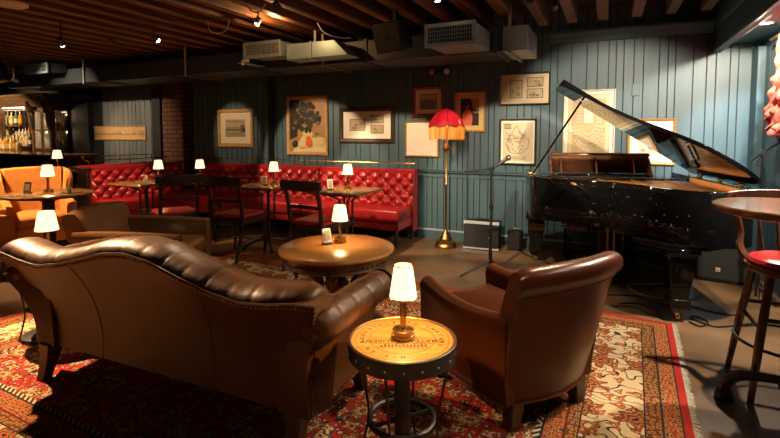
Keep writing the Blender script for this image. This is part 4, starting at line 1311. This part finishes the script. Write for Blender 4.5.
# ------------------------------------------------------------------ banquettes
def banquette(label, loc, rz, L, endp, seam=True, group=None):
    """local: back along x from 0 to L, facing -y"""
    t = thing('banquette', label, 'banquette', loc, rz, group)
    W, Hh = .172, .160
    z0, z1 = .40, .872
    def tuft(p, q):
        x = L * p; zz = z0 + (z1 - z0) * q
        bulge = 1
        if q < .98:
            a, c = x / W, (zz - z0) / Hh
            P_, Q_ = (a + c) / 1., (a - c) / 1.
            g = abs(math.sin(PI * P_)) * abs(math.sin(PI * Q_))
            # buttons where both vanish
            bulge = g ** .42
        fade = min(1, (1 - q) / .18)
        bl = .078 * (bulge * fade + (1 - fade) * .75)
        edge = min(1, p * L / .03, (1 - p) * L / .03)
        return (x, -.10 - .035 * (1 - q) - bl * (.4 + .6 * edge), zz)
    nu = max(40, int(L / .0135))
    b = MB(); b.grid(tuft, nu, 36)
    b.build('tufted_back', 'red_leather', t, smooth=80)
    b = MB()
    rings = []
    for i in range(2):
        x = L * i
        rings.append([(x, -.10, z1), (x, -.145, z1 - .002), (x, -.148, z1 + .012), (x, -.13, z1 + .028), (x, -.07, z1 + .034), (x, -.01, z1 + .028), (x, 0, z1 + .01), (x, 0, .12), (x, -.10, .12)])
    b.loft(rings); b.build('back_frame', 'red_leather', t, smooth=40)
    b = MB(); b.rbox((L / 2, -.37, .365), (L - .004, .46, .17), .04); b.build('seat', 'red_leather', t)
    b = MB(); b.bb(.005, L - .005, -.58, -.10, .20, .30); b.build('seat_rail', 'red_leather', t, bevel=.01)
    for x in (.05, L - .05):
        for y in (-.54, -.06):
            b = MB(); b.tube([(x, y, .22), (x, y, .0)], [.026, .018], 10); b.build('leg', 'leg_wood', t)
    if endp:
        x = L if endp > 0 else 0
        b = MB(); b.prismx([(0, .12), (0, .905), (-.15, .905), (-.16, .50), (-.16, .12)], x - .012 * (endp < 0) * 1, x + .012 * (endp > 0) * 1 + (.0 if endp > 0 else 0)); b.build('end_panel', 'red_leather', t, bevel=.004)
    return t
BN = 5.54
G = 'buttoned red leather banquettes along the wall'
banquette('buttoned red leather banquette nearest the floor lamp', (-3.612, BN, 0), 0, 1.402, 1, group=G)
banquette('long buttoned red leather banquette under the still life painting', (-5.84, BN, 0), 0, 2.225, 0, group=G)
banquette('red buttoned banquette wing running out from the corner by the grey boards', (-6.47, 3.98, 0), R(90), 1.50, 0, group=G)
banquette('back of a second red banquette seen over the corner wing', (-6.70, 5.40, 0), R(-90), 1.40, 0, group=G)
t = thing('banquette_end_panel', 'dark wooden end panel closing the banquette wing', 'panel', (-6.52, 3.945, 0))
b = MB(); b.bb(-.30, .17, -.02, .02, 0, .87); b.build('board', 'dark_wood', t, bevel=.005)
b = MB(); b.bb(-.31, .18, -.028, .028, .87, .89); b.build('cap', 'dark_wood', t, bevel=.005)

def rail(label, p0, p1, z, step):
    p0, p1 = Vector((p0[0], p0[1], 0)), Vector((p1[0], p1[1], 0))
    t = thing('brass_rail', label, 'rail', (p0.x, p0.y, z - .06))
    d = p1 - p0
    b = MB(); b.tube([(0, 0, .06), (d.x, d.y, .06)], .0065, 8); b.sphere((0, 0, .06), .014, 8, 6); b.sphere((d.x, d.y, .06), .014, 8, 6); b.build('tube', 'brass', t)
    n = max(1, round(d.length / step))
    for k in range(n + 1):
        q = d * (.02 + .96 * k / n)
        b = MB(); b.cyl((q.x, q.y, 0), (q.x, q.y, .06), .007, n=8); b.lathe([(.016, -.001), (.016, .004), (.008, .012)], (q.x, q.y, 0), 10); b.build('post', 'brass', t)
rail('thin brass rail along the top of the long red banquettes', (-6.0, 5.50), (-2.22, 5.50), .972, .95)
rail('brass rail on top of the banquette wing', (-6.55, 4.05), (-6.55, 5.35), .975, .65)
rail('higher brass rail over the second banquette behind the wing', (-6.82, 4.15), (-6.82, 5.30), 1.02, .6)

# ------------------------------------------------------------------ pub tables along the banquettes
def pub_table(t, top):
    b = MB(); b.bb(-.30, .30, -.30, .30, .722, .75); b.build('table_top', top, t, bevel=.006)
    b = MB(); b.bb(-.22, .22, -.22, .22, .705, .722); b.build('top_frame', 'iron', t)
    for dx, dy in ((-.05, -.05), (.05, -.05), (.05, .05), (-.05, .05)):
        b = MB(); b.tube([(dx, dy, .08), (dx, dy, .64), (dx * 3, dy * 3, .71)], .012, 8); b.build('column', 'iron', t)
    for k in range(4):
        a = R(45 + 90 * k); d = Vector((math.cos(a), math.sin(a), 0))
        b = MB(); b.tube(catmull([d * .03 + Vector((0, 0, .10)), d * .15 + Vector((0, 0, .085)), d * .29 + Vector((0, 0, .02))], 5), lambda i: .022 - .0008 * i, 8); b.lathe([(.025, 0), (.028, .008), (.02, .02)], d * .29, 10); b.build('foot', 'iron', t)
    b = MB(); b.bb(-.07, .07, -.07, .07, .39, .402); b.build('spacer_plate', 'iron', t)
t1 = thing('pub_table', 'square table in front of the banquette wing, near the grey boards', 'table', (-5.26, 3.98, .001), R(0), 'square pub tables')
pub_table(t1, 'table_honey')
dup(t1, (-2.548, 4.318, .001), 0, 'dark square table with a lamp nearest the floor lamp')
dup(t1, (-3.64, 4.36, .001), 0, 'square table with a lamp in front of the still life painting')
dup(t1, (-4.62, 4.47, .001), 0, 'square table with a lamp in the shadow below the landscape engraving')

# ------------------------------------------------------------------ dark regency side chairs
def side_chair(t):
    b = MB(); b.rbox((0, 0, .462), (.41, .39, .045), .02, puff=.006); b.build('seat_pad', 'red_leather', t)
    b = MB(); b.loft([[(sx * w_, y, z) for sx, w_ , y in ((-1, .205, -.20), (1, .205, -.20), (1, .225, .205), (-1, .225, .205))] for z in (.375, .44)]); b.build('seat_frame', 'dark_wood', t, bevel=.006)
    for sx in (-1, 1):
        b = MB(); b.tube(catmull([(sx * .195, .18, .43), (sx * .20, .205, .30), (sx * .20, .205, .15), (sx * .20, .19, 0)], 4), lambda i: .024 - .0006 * i, 8); b.build('front_leg', 'dark_wood', t)
        b = MB(); b.tube(catmull([(sx * .19, -.30, 0), (sx * .19, -.225, .20), (sx * .19, -.19, .42), (sx * .19, -.20, .60), (sx * .195, -.25, .80), (sx * .20, -.275, .865)], 5), .021, 8); b.build('back_post', 'dark_wood', t)
    b = MB(); rings = []
    for i in range(17):
        x = -.245 + .49 * i / 16; k = 1 - (x / .245) ** 2
        y = -.255 - .035 * k
        zt = .895 - .012 * (x / .245) ** 4; zb = .79 + .01 * (x / .245) ** 2
        rings.append([(x, y - .014, zb), (x, y + .014, zb), (x, y + .006, zt), (x, y - .024, zt)])
    b.loft(rings); b.build('crest_rail', 'dark_wood', t, bevel=.006)
    b = MB(); b.tube([(-.19, -.205, .625), (-.1, -.225, .63), (0, -.23, .632), (.1, -.225, .63), (.19, -.205, .625)], .020, 8, sy=.9); b.build('middle_rail', 'dark_wood', t)
    b = MB(); b.tube([(-.20, .19, .2), (-.19, -.225, .2)], .010, 6); b.tube([(.20, .19, .2), (.19, -.225, .2)], .010, 6); b.tube([(-.195, 0, .2), (.195, 0, .2)], .010, 6); b.build('stretcher', 'dark_wood', t)
c1 = thing('side_chair', 'dark wooden chair with a red seat directly behind the coffee table lamp', 'chair', (-2.62, 3.88, RZ + .009), R(-4), 'dark regency side chairs')
side_chair(c1)
dup(c1, (-3.65, 3.87, RZ + .009), R(6), 'dark wooden chair at the table before the still life painting')
dup(c1, (-4.43, 3.70, RZ + .006), R(64), 'dark wooden chair turned to the honey-topped table by the banquette wing')
# ------------------------------------------------------------------ orange wing chairs and their round table
def wing_chair(t):
    b = MB(); rings = []
    for i in range(25):
        f = -1 + 2 * i / 24
        a = abs(f)
        if a < .62:
            x, y = f / .62 * .27, -.33 - .03 * (1 - (a / .62) ** 2)
            top = .955 - .015 * (a / .62) ** 2
        else:
            g = (a - .62) / .38
            x = math.copysign(.27 + .07 * math.sin(g * PI / 2), f); y = -.33 + .26 * g
            top = .94 - .06 * g * g - .14 * max(0, g - .6)
        nx, ny = (0, 1) if a < .62 else (-math.copysign(math.sin((a - .62) / .38 * PI / 2), f), .35)
        th = .11 if a < .62 else .07
        bot = .13 if a < .62 else .13 + .38 * min(1, (a - .62) / .3)
        sp = 1 + .10 * (1 if a > .62 else a / .62)
        rings.append([(x, y, bot), (x * 1.02, y - .02, .55), (x * sp, y - .055, top - .05), (x * sp, y - .05, top - .01), (x * sp + nx * th * .5, y - .05 + ny * th * .5, top), (x * sp + nx * th, y - .05 + ny * th, top - .02), (x + nx * th * 1.1, y + ny * th * 1.2, .55), (x + nx * th * 1.1, y + ny * th * 1.5, bot)])
    b.loft(rings); b.build('backrest', 'orange', t, smooth=50)
    for sx in (-1, 1):
        rings = []
        for i in range(10):
            f = i / 9; y = -.28 + .60 * f; h = .62 - .05 * f
            rings.append([(sx * .31, y, .13), (sx * .335, y, h - .05), (sx * .33, y, h - .01), (sx * .29, y, h), (sx * .25, y, h - .015), (sx * .235, y, h - .06), (sx * .235, y, .13)])
        b = MB(); b.loft(rings); b.build('arm', 'orange', t, smooth=50)
    b = MB(); b.bb(-.235, .235, -.28, .31, .13, .30); b.build('seat_base', 'orange', t, bevel=.015)
    b = MB(); b.rbox((0, .03, .365), (.465, .56, .14), .04, puff=.02); b.build('seat_cushion', 'orange', t)
    for x, y in ((-.28, -.28), (.28, -.28), (-.28, .27), (.28, .27)):
        b = MB(); b.tube([(x, y, .14), (x * 1.04, y * 1.04, 0)], [.026, .016], 8); b.build('leg', 'leg_wood', t)
w1 = thing('wing_armchair', 'orange wing armchair facing the room from behind the round table', 'armchair', (-6.02, 3.14, .001), R(-112), 'orange wing armchairs')
wing_chair(w1)
dup(w1, (-5.62, 2.30, .001), R(-22), 'orange wing armchair drawn up to the near side of the round table')
t = thing('round_table', 'round wooden table on one dark column between the orange armchairs', 'table', (-5.16, 2.79, .001))
b = MB(); b.lathe([(.001, .715), (.36, .715), (.40, .73), (.40, .745), (.39, .75), (.001, .75)], n=56); b.build('table_top', 'table_honey', t, smooth=30)
b = MB(); b.lathe([(.055, .02), (.055, .66), (.12, .70), (.18, .715)], n=20); b.build('column', 'dark_wood', t)
b = MB(); b.lathe([(.001, 0), (.24, 0), (.25, .012), (.20, .025), (.06, .05)], n=32); b.build('base', 'iron', t)

# ------------------------------------------------------------------ bar
BX = -12.48
t = thing('bar_counter', 'long dark bar counter with a polished brown top and foot rail', 'bar', (-12.6, 4.2, .001))
b = MB(); b.bb(0, 5.25, -.03, .55, .995, 1.035); b.build('counter_top', 'bar_counter', t, bevel=.012)
b = MB(); b.bb(.0, 5.2, .08, .50, 0, .995); b.build('front_panel', 'dark_wood', t)
for k in range(8):
    b = MB(); b.bb(.12 + .63 * k, .62 + .63 * k, .055, .082, .18, .88); b.build('raised_panel', 'dark_wood', t, bevel=.015)
b = MB(); b.tube([(0, -.02, .20), (5.2, -.02, .20)], .022, 10)
for k in range(6): b.tube([(.2 + k * .96, -.02, .2), (.2 + k * .96, .09, .2)], .012, 6)
b.build('foot_rail', 'brass_old', t)

M['fill_strip'] = emit('warm_fill_strip', (1., .72, .42), 32.)  # glowing strips added to brighten the bottles and glazed cabinet
t = thing('back_bar_cabinet', 'tall carved wooden back bar cabinet with shelves and glazed doors', 'cabinet', (BX, 5.28, .001))
LW = 2.86
b = MB(); b.bb(0, LW, -.30, .34, 0, .98); b.build('base_unit', 'bar_wood', t, bevel=.006)
b = MB(); b.bb(-.02, LW + .02, -.33, .34, .98, 1.02); b.build('counter_top', 'bar_counter', t, bevel=.008)
b = MB(); b.bb(0, LW, .32, .345, 1.02, 2.0); b.build('back_mirror', 'mirror', t, smooth=0)
b = MB()
b.prismx([(-.02, 1.88), (-.04, 1.93), (-.05, 1.96), (-.10, 2.03), (-.11, 2.06), (-.13, 2.08), (-.13, 2.12), (.345, 2.12), (.345, 1.88)], -.05, LW + .05); b.build('cornice', 'bar_wood', t, smooth=20)
for x in (0, 1.1, 2.22, 2.80):
    b = MB(); b.bb(x, x + .07, .02, .10, 1.02, 1.92); b.build('upright', 'bar_wood', t, bevel=.006)
    b = MB(); b.prismx([(.02, 1.40), (-.01, 1.48), (-.03, 1.60), (-.03, 1.70), (-.06, 1.78), (-.09, 1.88), (-.10, 1.98), (-.0, 1.98), (.02, 1.9)], x, x + .07); b.build('corbel', 'bar_wood', t, smooth=40)
for z0, z1 in ((1.02, 1.05), (1.42, 1.44), (1.80, 1.92)):
    b = MB(); b.bb(2.24, 2.86, .06, .34, z0, z1); b.build('display_shelf', 'bar_wood', t, bevel=.004)
for x0, x1 in ((.08, 2.2), (2.30, 2.84)):
    b = MB(); b.bb(x0, x1, .055, .075, 1.872, 1.879) if x0 < 2 else b.bb(x0, x1, .075, .09, 1.790, 1.797); b.build('fill_strip_light', 'fill_strip', t, smooth=0)
for x0 in (2.27, 2.56):
    b = MB(); w_ = .27
    b.bb(x0, x0 + .03, .03, .055, 1.05, 1.80); b.bb(x0 + w_ - .03, x0 + w_, .03, .055, 1.05, 1.80); b.bb(x0 + .03, x0 + w_ - .03, .03, .055, 1.05, 1.08); b.bb(x0 + .03, x0 + w_ - .03, .03, .055, 1.77, 1.80); b.bb(x0 + .03, x0 + w_ - .03, .032, .053, 1.415, 1.44)
    dr = b.build('door', 'bar_wood', t, bevel=.003)
    b = MB(); b.bb(x0 + .03, x0 + w_ - .03, .041, .044, 1.08, 1.77); b.build('glass_pane', 'glass', dr, smooth=0)
    b = MB(); b.sphere((x0 + (.255 if x0 < 2.4 else .015), .024, 1.40), .011, 10, 6); b.build('knob', 'brass', dr)
b = MB(); b.bb(.05, 2.22, .0, .16, 1.02, 1.10); b.bb(.05, 2.22, .16, .32, 1.02, 1.19); b.build('bottle_step', 'dark_wood', t)
b = MB(); b.bb(.9, 1.6, .12, .30, 1.50, 1.525); b.build('upper_shelf', 'bar_wood', t)
b = MB(); b.bb(-.0, LW, .04, .32, 1.88, 1.90); b.build('soffit', 'bar_wood', t)

for z in (1.74, 1.385):  # bare points added inside the glazed cabinet to light its bottles
    point((BX + 2.54, 5.40, z), 2.5, (1., .72, .42), .02)
BOT = {}
def bottle(kind, loc, label):
    glass, shp, lab = kind
    if kind not in BOT:
        h = {'tall': .30, 'square': .25, 'round': .27, 'short': .22}[shp]
        r = {'tall': .036, 'square': .045, 'round': .047, 'short': .044}[shp]
        t = thing('liquor_bottle', label, 'bottle', loc, 0, 'bottles of spirits behind the bar')
        b = MB(); b.lathe([(r * .9, 0), (r, .006), (r, h * .58), (r * .9, h * .66), (r * .35, h * .76), (r * .33, h * .93)], n=16); b.build('glass_body', glass, t, smooth=50)
        b = MB(); b.lathe([(r * .40, h * .92), (r * .40, h), (.001, h)], n=12); b.build('cap', 'cap_gold' if lab else 'black', t)
        b = MB(); b.lathe([(r * 1.015, h * .16), (r * 1.015, h * .46)], n=16, caps=False); b.build('paper_label', 'label_paper' if lab else 'b_gold', t)
        BOT[kind] = t
        return t
    return dup(BOT[kind], loc, None, label)
kinds = [('b_clear', 'tall', True), ('b_amber', 'square', True), ('b_gold', 'round', True), ('b_clear', 'short', False), ('b_green', 'tall', True), ('b_dark', 'round', True), ('b_amber', 'tall', False), ('b_clear', 'square', True), ('b_gold', 'short', True)]
kn = {'b_clear': 'pale clear', 'b_amber': 'amber', 'b_gold': 'golden', 'b_green': 'green', 'b_dark': 'dark'}
def lab_of(k, where):
    return '%s %s liquor bottle %s' % (kn[k[0]], {'tall': 'slim', 'square': 'broad', 'round': 'round-shouldered', 'short': 'squat'}[k[1]], where)
rnd = random.Random(4)
for row, (y, z, where) in enumerate(((.08, 1.102, 'on the lowest step behind the bar'), (.24, 1.192, 'on the raised rear step behind the bar'), (-.17, 1.022, 'standing on the back bar counter'))):
    x = .16 + .03 * row
    while x < 2.14:
        k = kinds[rnd.randrange(len(kinds))]
        if (row != 2 or x > .9) and not (row == 0 and abs(x - 1.135) < .1):
            bottle(k, (BX + x + rnd.uniform(-.008, .008), 5.28 + y + rnd.uniform(-.012, .012), z + .004), lab_of(k, where))
        x += rnd.uniform(.112, .125)
for x, z, k in ((2.33, 1.051, 0), (2.44, 1.051, 3), (2.62, 1.051, 8), (2.74, 1.051, 2), (2.36, 1.441, 1), (2.45, 1.441, 8), (2.63, 1.441, 7), (2.74, 1.441, 3)):
    bottle(kinds[k], (BX + x, 5.47, z + .005), lab_of(kinds[k], 'inside the glazed cabinet door, ' + ('upper shelf' if z > 1.2 else 'lower shelf')))
for i, x in enumerate((1.02, 1.17, 1.33, 1.48)):
    bottle(kinds[(i * 2) % 9], (BX + x, 5.49, 1.531), lab_of(kinds[(i * 2) % 9], 'on the small high shelf behind the bar'))
t = thing('pedestal_table', 'small dark pedestal table against the bar counter with a lamp on it', 'table', (-6.60, 3.70, .001))
b = MB(); b.lathe([(.001, .84), (.19, .84), (.20, .852), (.19, .865), (.001, .865)], n=32); b.build('table_top', 'table_dark', t)
b = MB(); b.lathe([(.16, 0), (.16, .015), (.03, .05), (.025, .80), (.07, .84)], n=20); b.build('column', 'dark_wood', t)

# ------------------------------------------------------------------ table lamps
def table_lamp(label, loc, s=1., tall=False, power=1.6):
    t = thing('table_lamp', label, 'lamp', loc)
    hb = .165 * s if tall else .158 * s
    hs = .128 * s if tall else .112 * s
    r0, r1 = (.054 * s, .036 * s) if tall else (.060 * s, .041 * s)
    b = MB(); b.lathe([(.001, 0), (.042 * s, 0), (.045 * s, .005), (.045 * s, .014), (.040 * s, .016), (.040 * s, .024), (.043 * s, .026), (.043 * s, .034), (.030 * s, .038), (.001, .038)], n=28); b.build('base', 'brass', t, smooth=25)
    b = MB(); b.lathe([(.013 * s, .036), (.013 * s, hb + .02), (.005, hb + .03), (.005, hb + hs * .9)], n=14); b.build('stem', 'brass', t)
    rings = []
    n = 56
    def ring(r, z):
        return [((r * (1 + (.018 * math.cos(k * PI) if tall else 0))) * math.cos(2 * PI * k / n), (r * (1 + (.018 * math.cos(k * PI) if tall else 0))) * math.sin(2 * PI * k / n), z) for k in range(n)]
    b = MB(); b.loft([ring(r0, hb), ring(r0 * .62 + r1 * .38, hb + hs * .38), ring(r1, hb + hs)], True, False); sh = b.build('lamp_shade', 'shade', t)
    for r, z, nm in ((r0, hb, 'lower_trim'), (r1, hb + hs, 'upper_trim')):
        b = MB(); b.tube([((r + .0005) * math.cos(2 * PI * k / 32), (r + .0005) * math.sin(2 * PI * k / 32), z) for k in range(32)], .0028 if tall else .0016, 5, closed=True); b.build(nm, 'brass', sh)
    b = MB(); b.sphere((0, 0, hb + hs * .45), .013, 10, 8); b.build('bulb', 'bulb', t)
    point((0, 0, hb + hs * .22), power * 6., size=.016, parent=t)
    return t
table_lamp('brass table lamp with a tall pleated lit shade on the lettered barrel top', (-.722, 1.665, .529 + RZ), 1., True, 4.6)
table_lamp('small lit table lamp standing on the round coffee table', (-1.745, 2.87, .5555 + RZ), 1., False, 3.2)
table_lamp('lit table lamp rising from behind the far end of the sofa', (-3.34, 1.79, .529 + RZ), 1.12, False, 1.8)
table_lamp('lit table lamp on the dark table nearest the floor lamp', (-2.56, 4.38, .752), 1., False, 1.8)
table_lamp('lit table lamp on the table before the still life painting', (-3.56, 4.37, .752), 1., False, 1.8)
table_lamp('lit table lamp on the shadowed table below the landscape engraving', (-4.74, 4.36, .752), 1., False, 1.2)
table_lamp('lit table lamp on the honey-topped table by the banquette wing', (-5.13, 4.06, .752), 1., False, 1.8)
table_lamp('larger lit table lamp on the round table between orange armchairs', (-5.17, 2.80, .752), 1.05, False, 2.4)
table_lamp('lit table lamp on the small pedestal table by the bar', (-6.60, 3.70, .868), 1., False, 1.4)

def card(label, loc, rz, m='dark_wood', face='paper_white'):
    t = thing('menu_card', label, 'card holder', loc, rz)
    b = MB(); b.bb(-.03, .03, -.025, .025, 0, .012); b.build('base', m, t, bevel=.002)
    b = MB(); b.box((0, 0, .062), (.065, .006, .10), rx=R(-14)); b.build('card', face, t, smooth=0)
    b = MB(); b.box((0, -.0075, .062), (.045, .003, .07), rx=R(-14)); b.build('print', 'ink_soft', t, smooth=0)
card('pale menu card on a stand beside the coffee table lamp', (-1.80, 2.78, .5555 + RZ), R(62))
card('dark menu card leaning beside the lamp on the round table', (-5.30, 2.68, .752), R(30), 'dark_wood', 'dark_wood')
card('pale menu card beside the lamp on the dark table nearest the floor lamp', (-2.70, 4.24, .752), R(60))
card('pale menu card beside the lamp on the table before the still life', (-3.62, 4.27, .752), R(50))
t = thing('salt_bottle', 'small glass salt bottle beside the lamp on the honey-topped table', 'bottle', (-5.20, 3.93, .752))
b = MB(); b.lathe([(.022, 0), (.028, .01), (.026, .05), (.012, .08), (.010, .10)], n=16); b.build('glass_body', 'b_clear', t)
b = MB(); b.lathe([(.014, .095), (.015, .115), (.001, .12)], n=12); b.build('cap', 'chrome', t)
t = thing('candle_glass', 'small lit candle glass on the round table between orange armchairs', 'candle', (-4.93, 2.86, .752))
b = MB(); b.lathe([(.020, 0), (.026, .003), (.028, .06), (.0255, .06), (.022, .006), (.001, .006)], n=18); b.build('glass_cup', 'b_clear', t)
M['flame'] = emit('candle_flame', (1., .7, .3), 6.)
b = MB(); b.lathe([(.001, .03), (.006, .036), (.004, .048), (.001, .056)], n=8); b.build('flame', 'flame', t)

# ------------------------------------------------------------------ fringed floor lamp
t = thing('floor_lamp', 'floor lamp with a red silk dome shade and gold fringe', 'lamp', (-1.735, 5.28, .001))
b = MB(); b.lathe([(.001, 0), (.125, 0), (.13, .02), (.115, .045), (.12, .06), (.10, .075), (.07, .085), (.075, .10), (.055, .13), (.03, .17), (.02, .20)], n=28); b.build('base', 'brass_old', t, smooth=30)
b = MB(); b.lathe([(.014, .18), (.014, .72), (.020, .73), (.020, .75), (.014, .76), (.014, 1.14), (.04, 1.16), (.046, 1.19), (.03, 1.22), (.012, 1.24), (.010, 1.60), (.02, 1.635), (.008, 1.66), (.001, 1.675)], n=16); b.build('pole', 'brass_old', t)
nseg = 8
def dome(p, q):
    a = 2 * PI * p
    lobes = abs(math.cos(nseg / 2 * a))
    prof = [(.03, 1.645), (.07, 1.625), (.13, 1.585), (.175, 1.535), (.205, 1.495), (.215, 1.465)]
    f = q * (len(prof) - 1); i = min(int(f), len(prof) - 2); f -= i
    r = prof[i][0] * (1 - f) + prof[i + 1][0] * f; z = prof[i][1] * (1 - f) + prof[i + 1][1] * f
    r *= 1 - .07 * (1 - lobes) * (.3 + .7 * q)
    z -= .035 * q * q * (lobes ** .7)
    return (r * math.cos(a), r * math.sin(a), z)
b = MB(); b.grid(dome, 96, 14); sh = b.build('lamp_shade', 'shade_red', t, smooth=60)
b = MB(); b.tube([dome(i / 96, 1.) for i in range(96)], .006, 5, closed=True)
for k in range(nseg):
    p = (k + .5) / nseg
    b.tube([dome(p + .0, j / 10) for j in range(11)], .004, 5)
b.build('braid_trim', 'brass_old', sh)
b = MB(); n = 300
for i in range(n):
    a0, a1 = i / n, (i + .72) / n
    p0, p1 = Vector(dome(a0, 1)), Vector(dome(a1, 1))
    l = .17 + .012 * random.random() - .035 * abs(math.cos(nseg / 2 * 2 * PI * a0))
    fr = abs((i * nseg / n) % 1 - .5)
    if .03 < fr < .085: continue
    if fr <= .03: l += .03
    d = Vector((0, 0, -l))
    b.add([p0, p1, p1 + d, p0 + d], [(0, 1, 2, 3)])
f = b.build('fringe', 'fringe_gold', sh, smooth=0); f['kind'] = 'stuff'
b = MB(); b.sphere((0, 0, 1.50), .03, 12, 8); b.build('bulb', 'bulb', t)
point((0, .0, 1.45), 5., (1., .66, .36), .03, t)

# ------------------------------------------------------------------ light of the room
W = (1., .72, .45)
# visible pair between the joists: rug and sofa, still-life wall
downlight((-4.5, 1.85, 2.42), (-2.6, 1.1, .0), 260, 62, .35, (1., .60, .30))
downlight((-4.38, 3.5, 2.35), (-3.75, 5.65, .85), 62, 44, .25, W, True)
downlight((-2.6, 3.3, 2.42), (-2.5, 5.65, .38), 80, 46, .2, W)
downlight((-1.2, 2.4, 2.42), (-1.08, 5.65, .62), 110, 35, .2, (1., .78, .55))
downlight((-.45, 4.3, 2.43), (-.75, 5.65, 1.95), 4, 22, .5, (1., .8, .55))
downlight((.2, 3.3, 2.42), (0, 5.65, 1.15), 75, 60, .5, (1., .82, .62))
downlight((-1.7, 3.3, 2.44), (.35, 4.45, .9), 130, 24, .5, (1., .78, .5))
# alcove soffit lights
for (x, y, pw) in ((1.12, 4.68, 37), (1.12, 3.4, 80), (1.12, 2.2, 12)):
    p = (x, y, 2.225)
    t = thing('recessed_downlight', 'round recessed downlight in the alcove soffit', 'light', (x, y, 2.235), 0, 'recessed lights of the alcove soffit')
    b = MB(); b.lathe([(.001, -.004), (.04, -.004), (.04, -.002), (.001, -.002)], n=24); b.build('lens', 'bulb', t)
    b = MB(); b.lathe([(.04, 0), (.04, -.006), (.055, -.005), (.056, 0)], n=24, caps=False); b.build('trim_ring', 'white', t)
    spot((x, y, 2.222), (x - .25, y + .05, 0), pw * 4., 178, .12, (1., .82, .62), .03)
spot((1.10, 3.75, 2.21), (1.26, 5.3, 1.2), 320, 46, .5, (.74, .90, 1.), .05)  # added cool spot standing in for daylight, without a fitting
# armchair, floor and sofa pools
downlight((-.62, 4.1, 2.45), (-.3, 5.15, 0), 14, 44, .6, W)
downlight((-.2, .9, 2.44), (-.35, 1.6, 0), 14, 46, .5, W)
downlight((-1.3, 3.7, 2.44), (-1.1, 3.9, 0), 32, 62, .6, W)
downlight((-.15, 3.5, 2.44), (-.35, 2.3, .6), 42, 52, .5, (1., .70, .42))
downlight((-3.2, 3.7, 2.44), (-3.5, 2.6, .6), 14, 36, .5, W)
downlight((-2.6, 2.6, 2.44), (-2.3, 1.45, .8), 18, 40, .5, (1., .72, .44))
downlight((-6.3, 2.2, 2.42), (-5.6, 2.9, .3), 120, 66, .5, (1., .66, .36))
downlight((-10.9, 3.75, 2.18), (-10.8, 5.5, 1.25), 60, 75, .5, (1., .68, .38))
downlight((-7.95, 3.95, 2.12), (-8.12, 5.64, 1.37), 12, 30, .6, (1., .70, .40))
downlight((-7.6, 3.3, 2.42), (-7.8, 5.65, 1.25), 55, 66, .9, (1., .75, .5))
downlight((-5.18, 3.0, 2.28), (-6.4, 4.3, .6), 60, 30, .5, (1., .66, .42), True)
downlight((-5.35, 3.7, 2.42), (-5.2, 5.5, 1.35), 22, 28, .4, W)
# up-glow on the joists from an added bare point
point((-3.05, 3.78, 2.46), 13., (1., .55, .22), .02)
for x, y in ((-2.5, -1.6), (-6.5, -.8), (-9.5, 1.2)):  # unseen drum lamps added as faint warm fill from behind the camera
    t = thing('ceiling_lamp', 'pale drum lamp added unseen behind the camera as fill light', 'lamp', (x, y, 2.2), 0, 'unseen fill lamps added behind the camera')
    b = MB(); b.lathe([(.20, 0), (.20, .18)], n=32, caps=False); b.build('lamp_shade', 'cream', t)
    b = MB(); b.cyl((0, 0, .1), (0, 0, .52), .006, n=6); b.build('stem', 'black', t)
    point((0, 0, .05), 3, (1., .68, .40), .05, t)
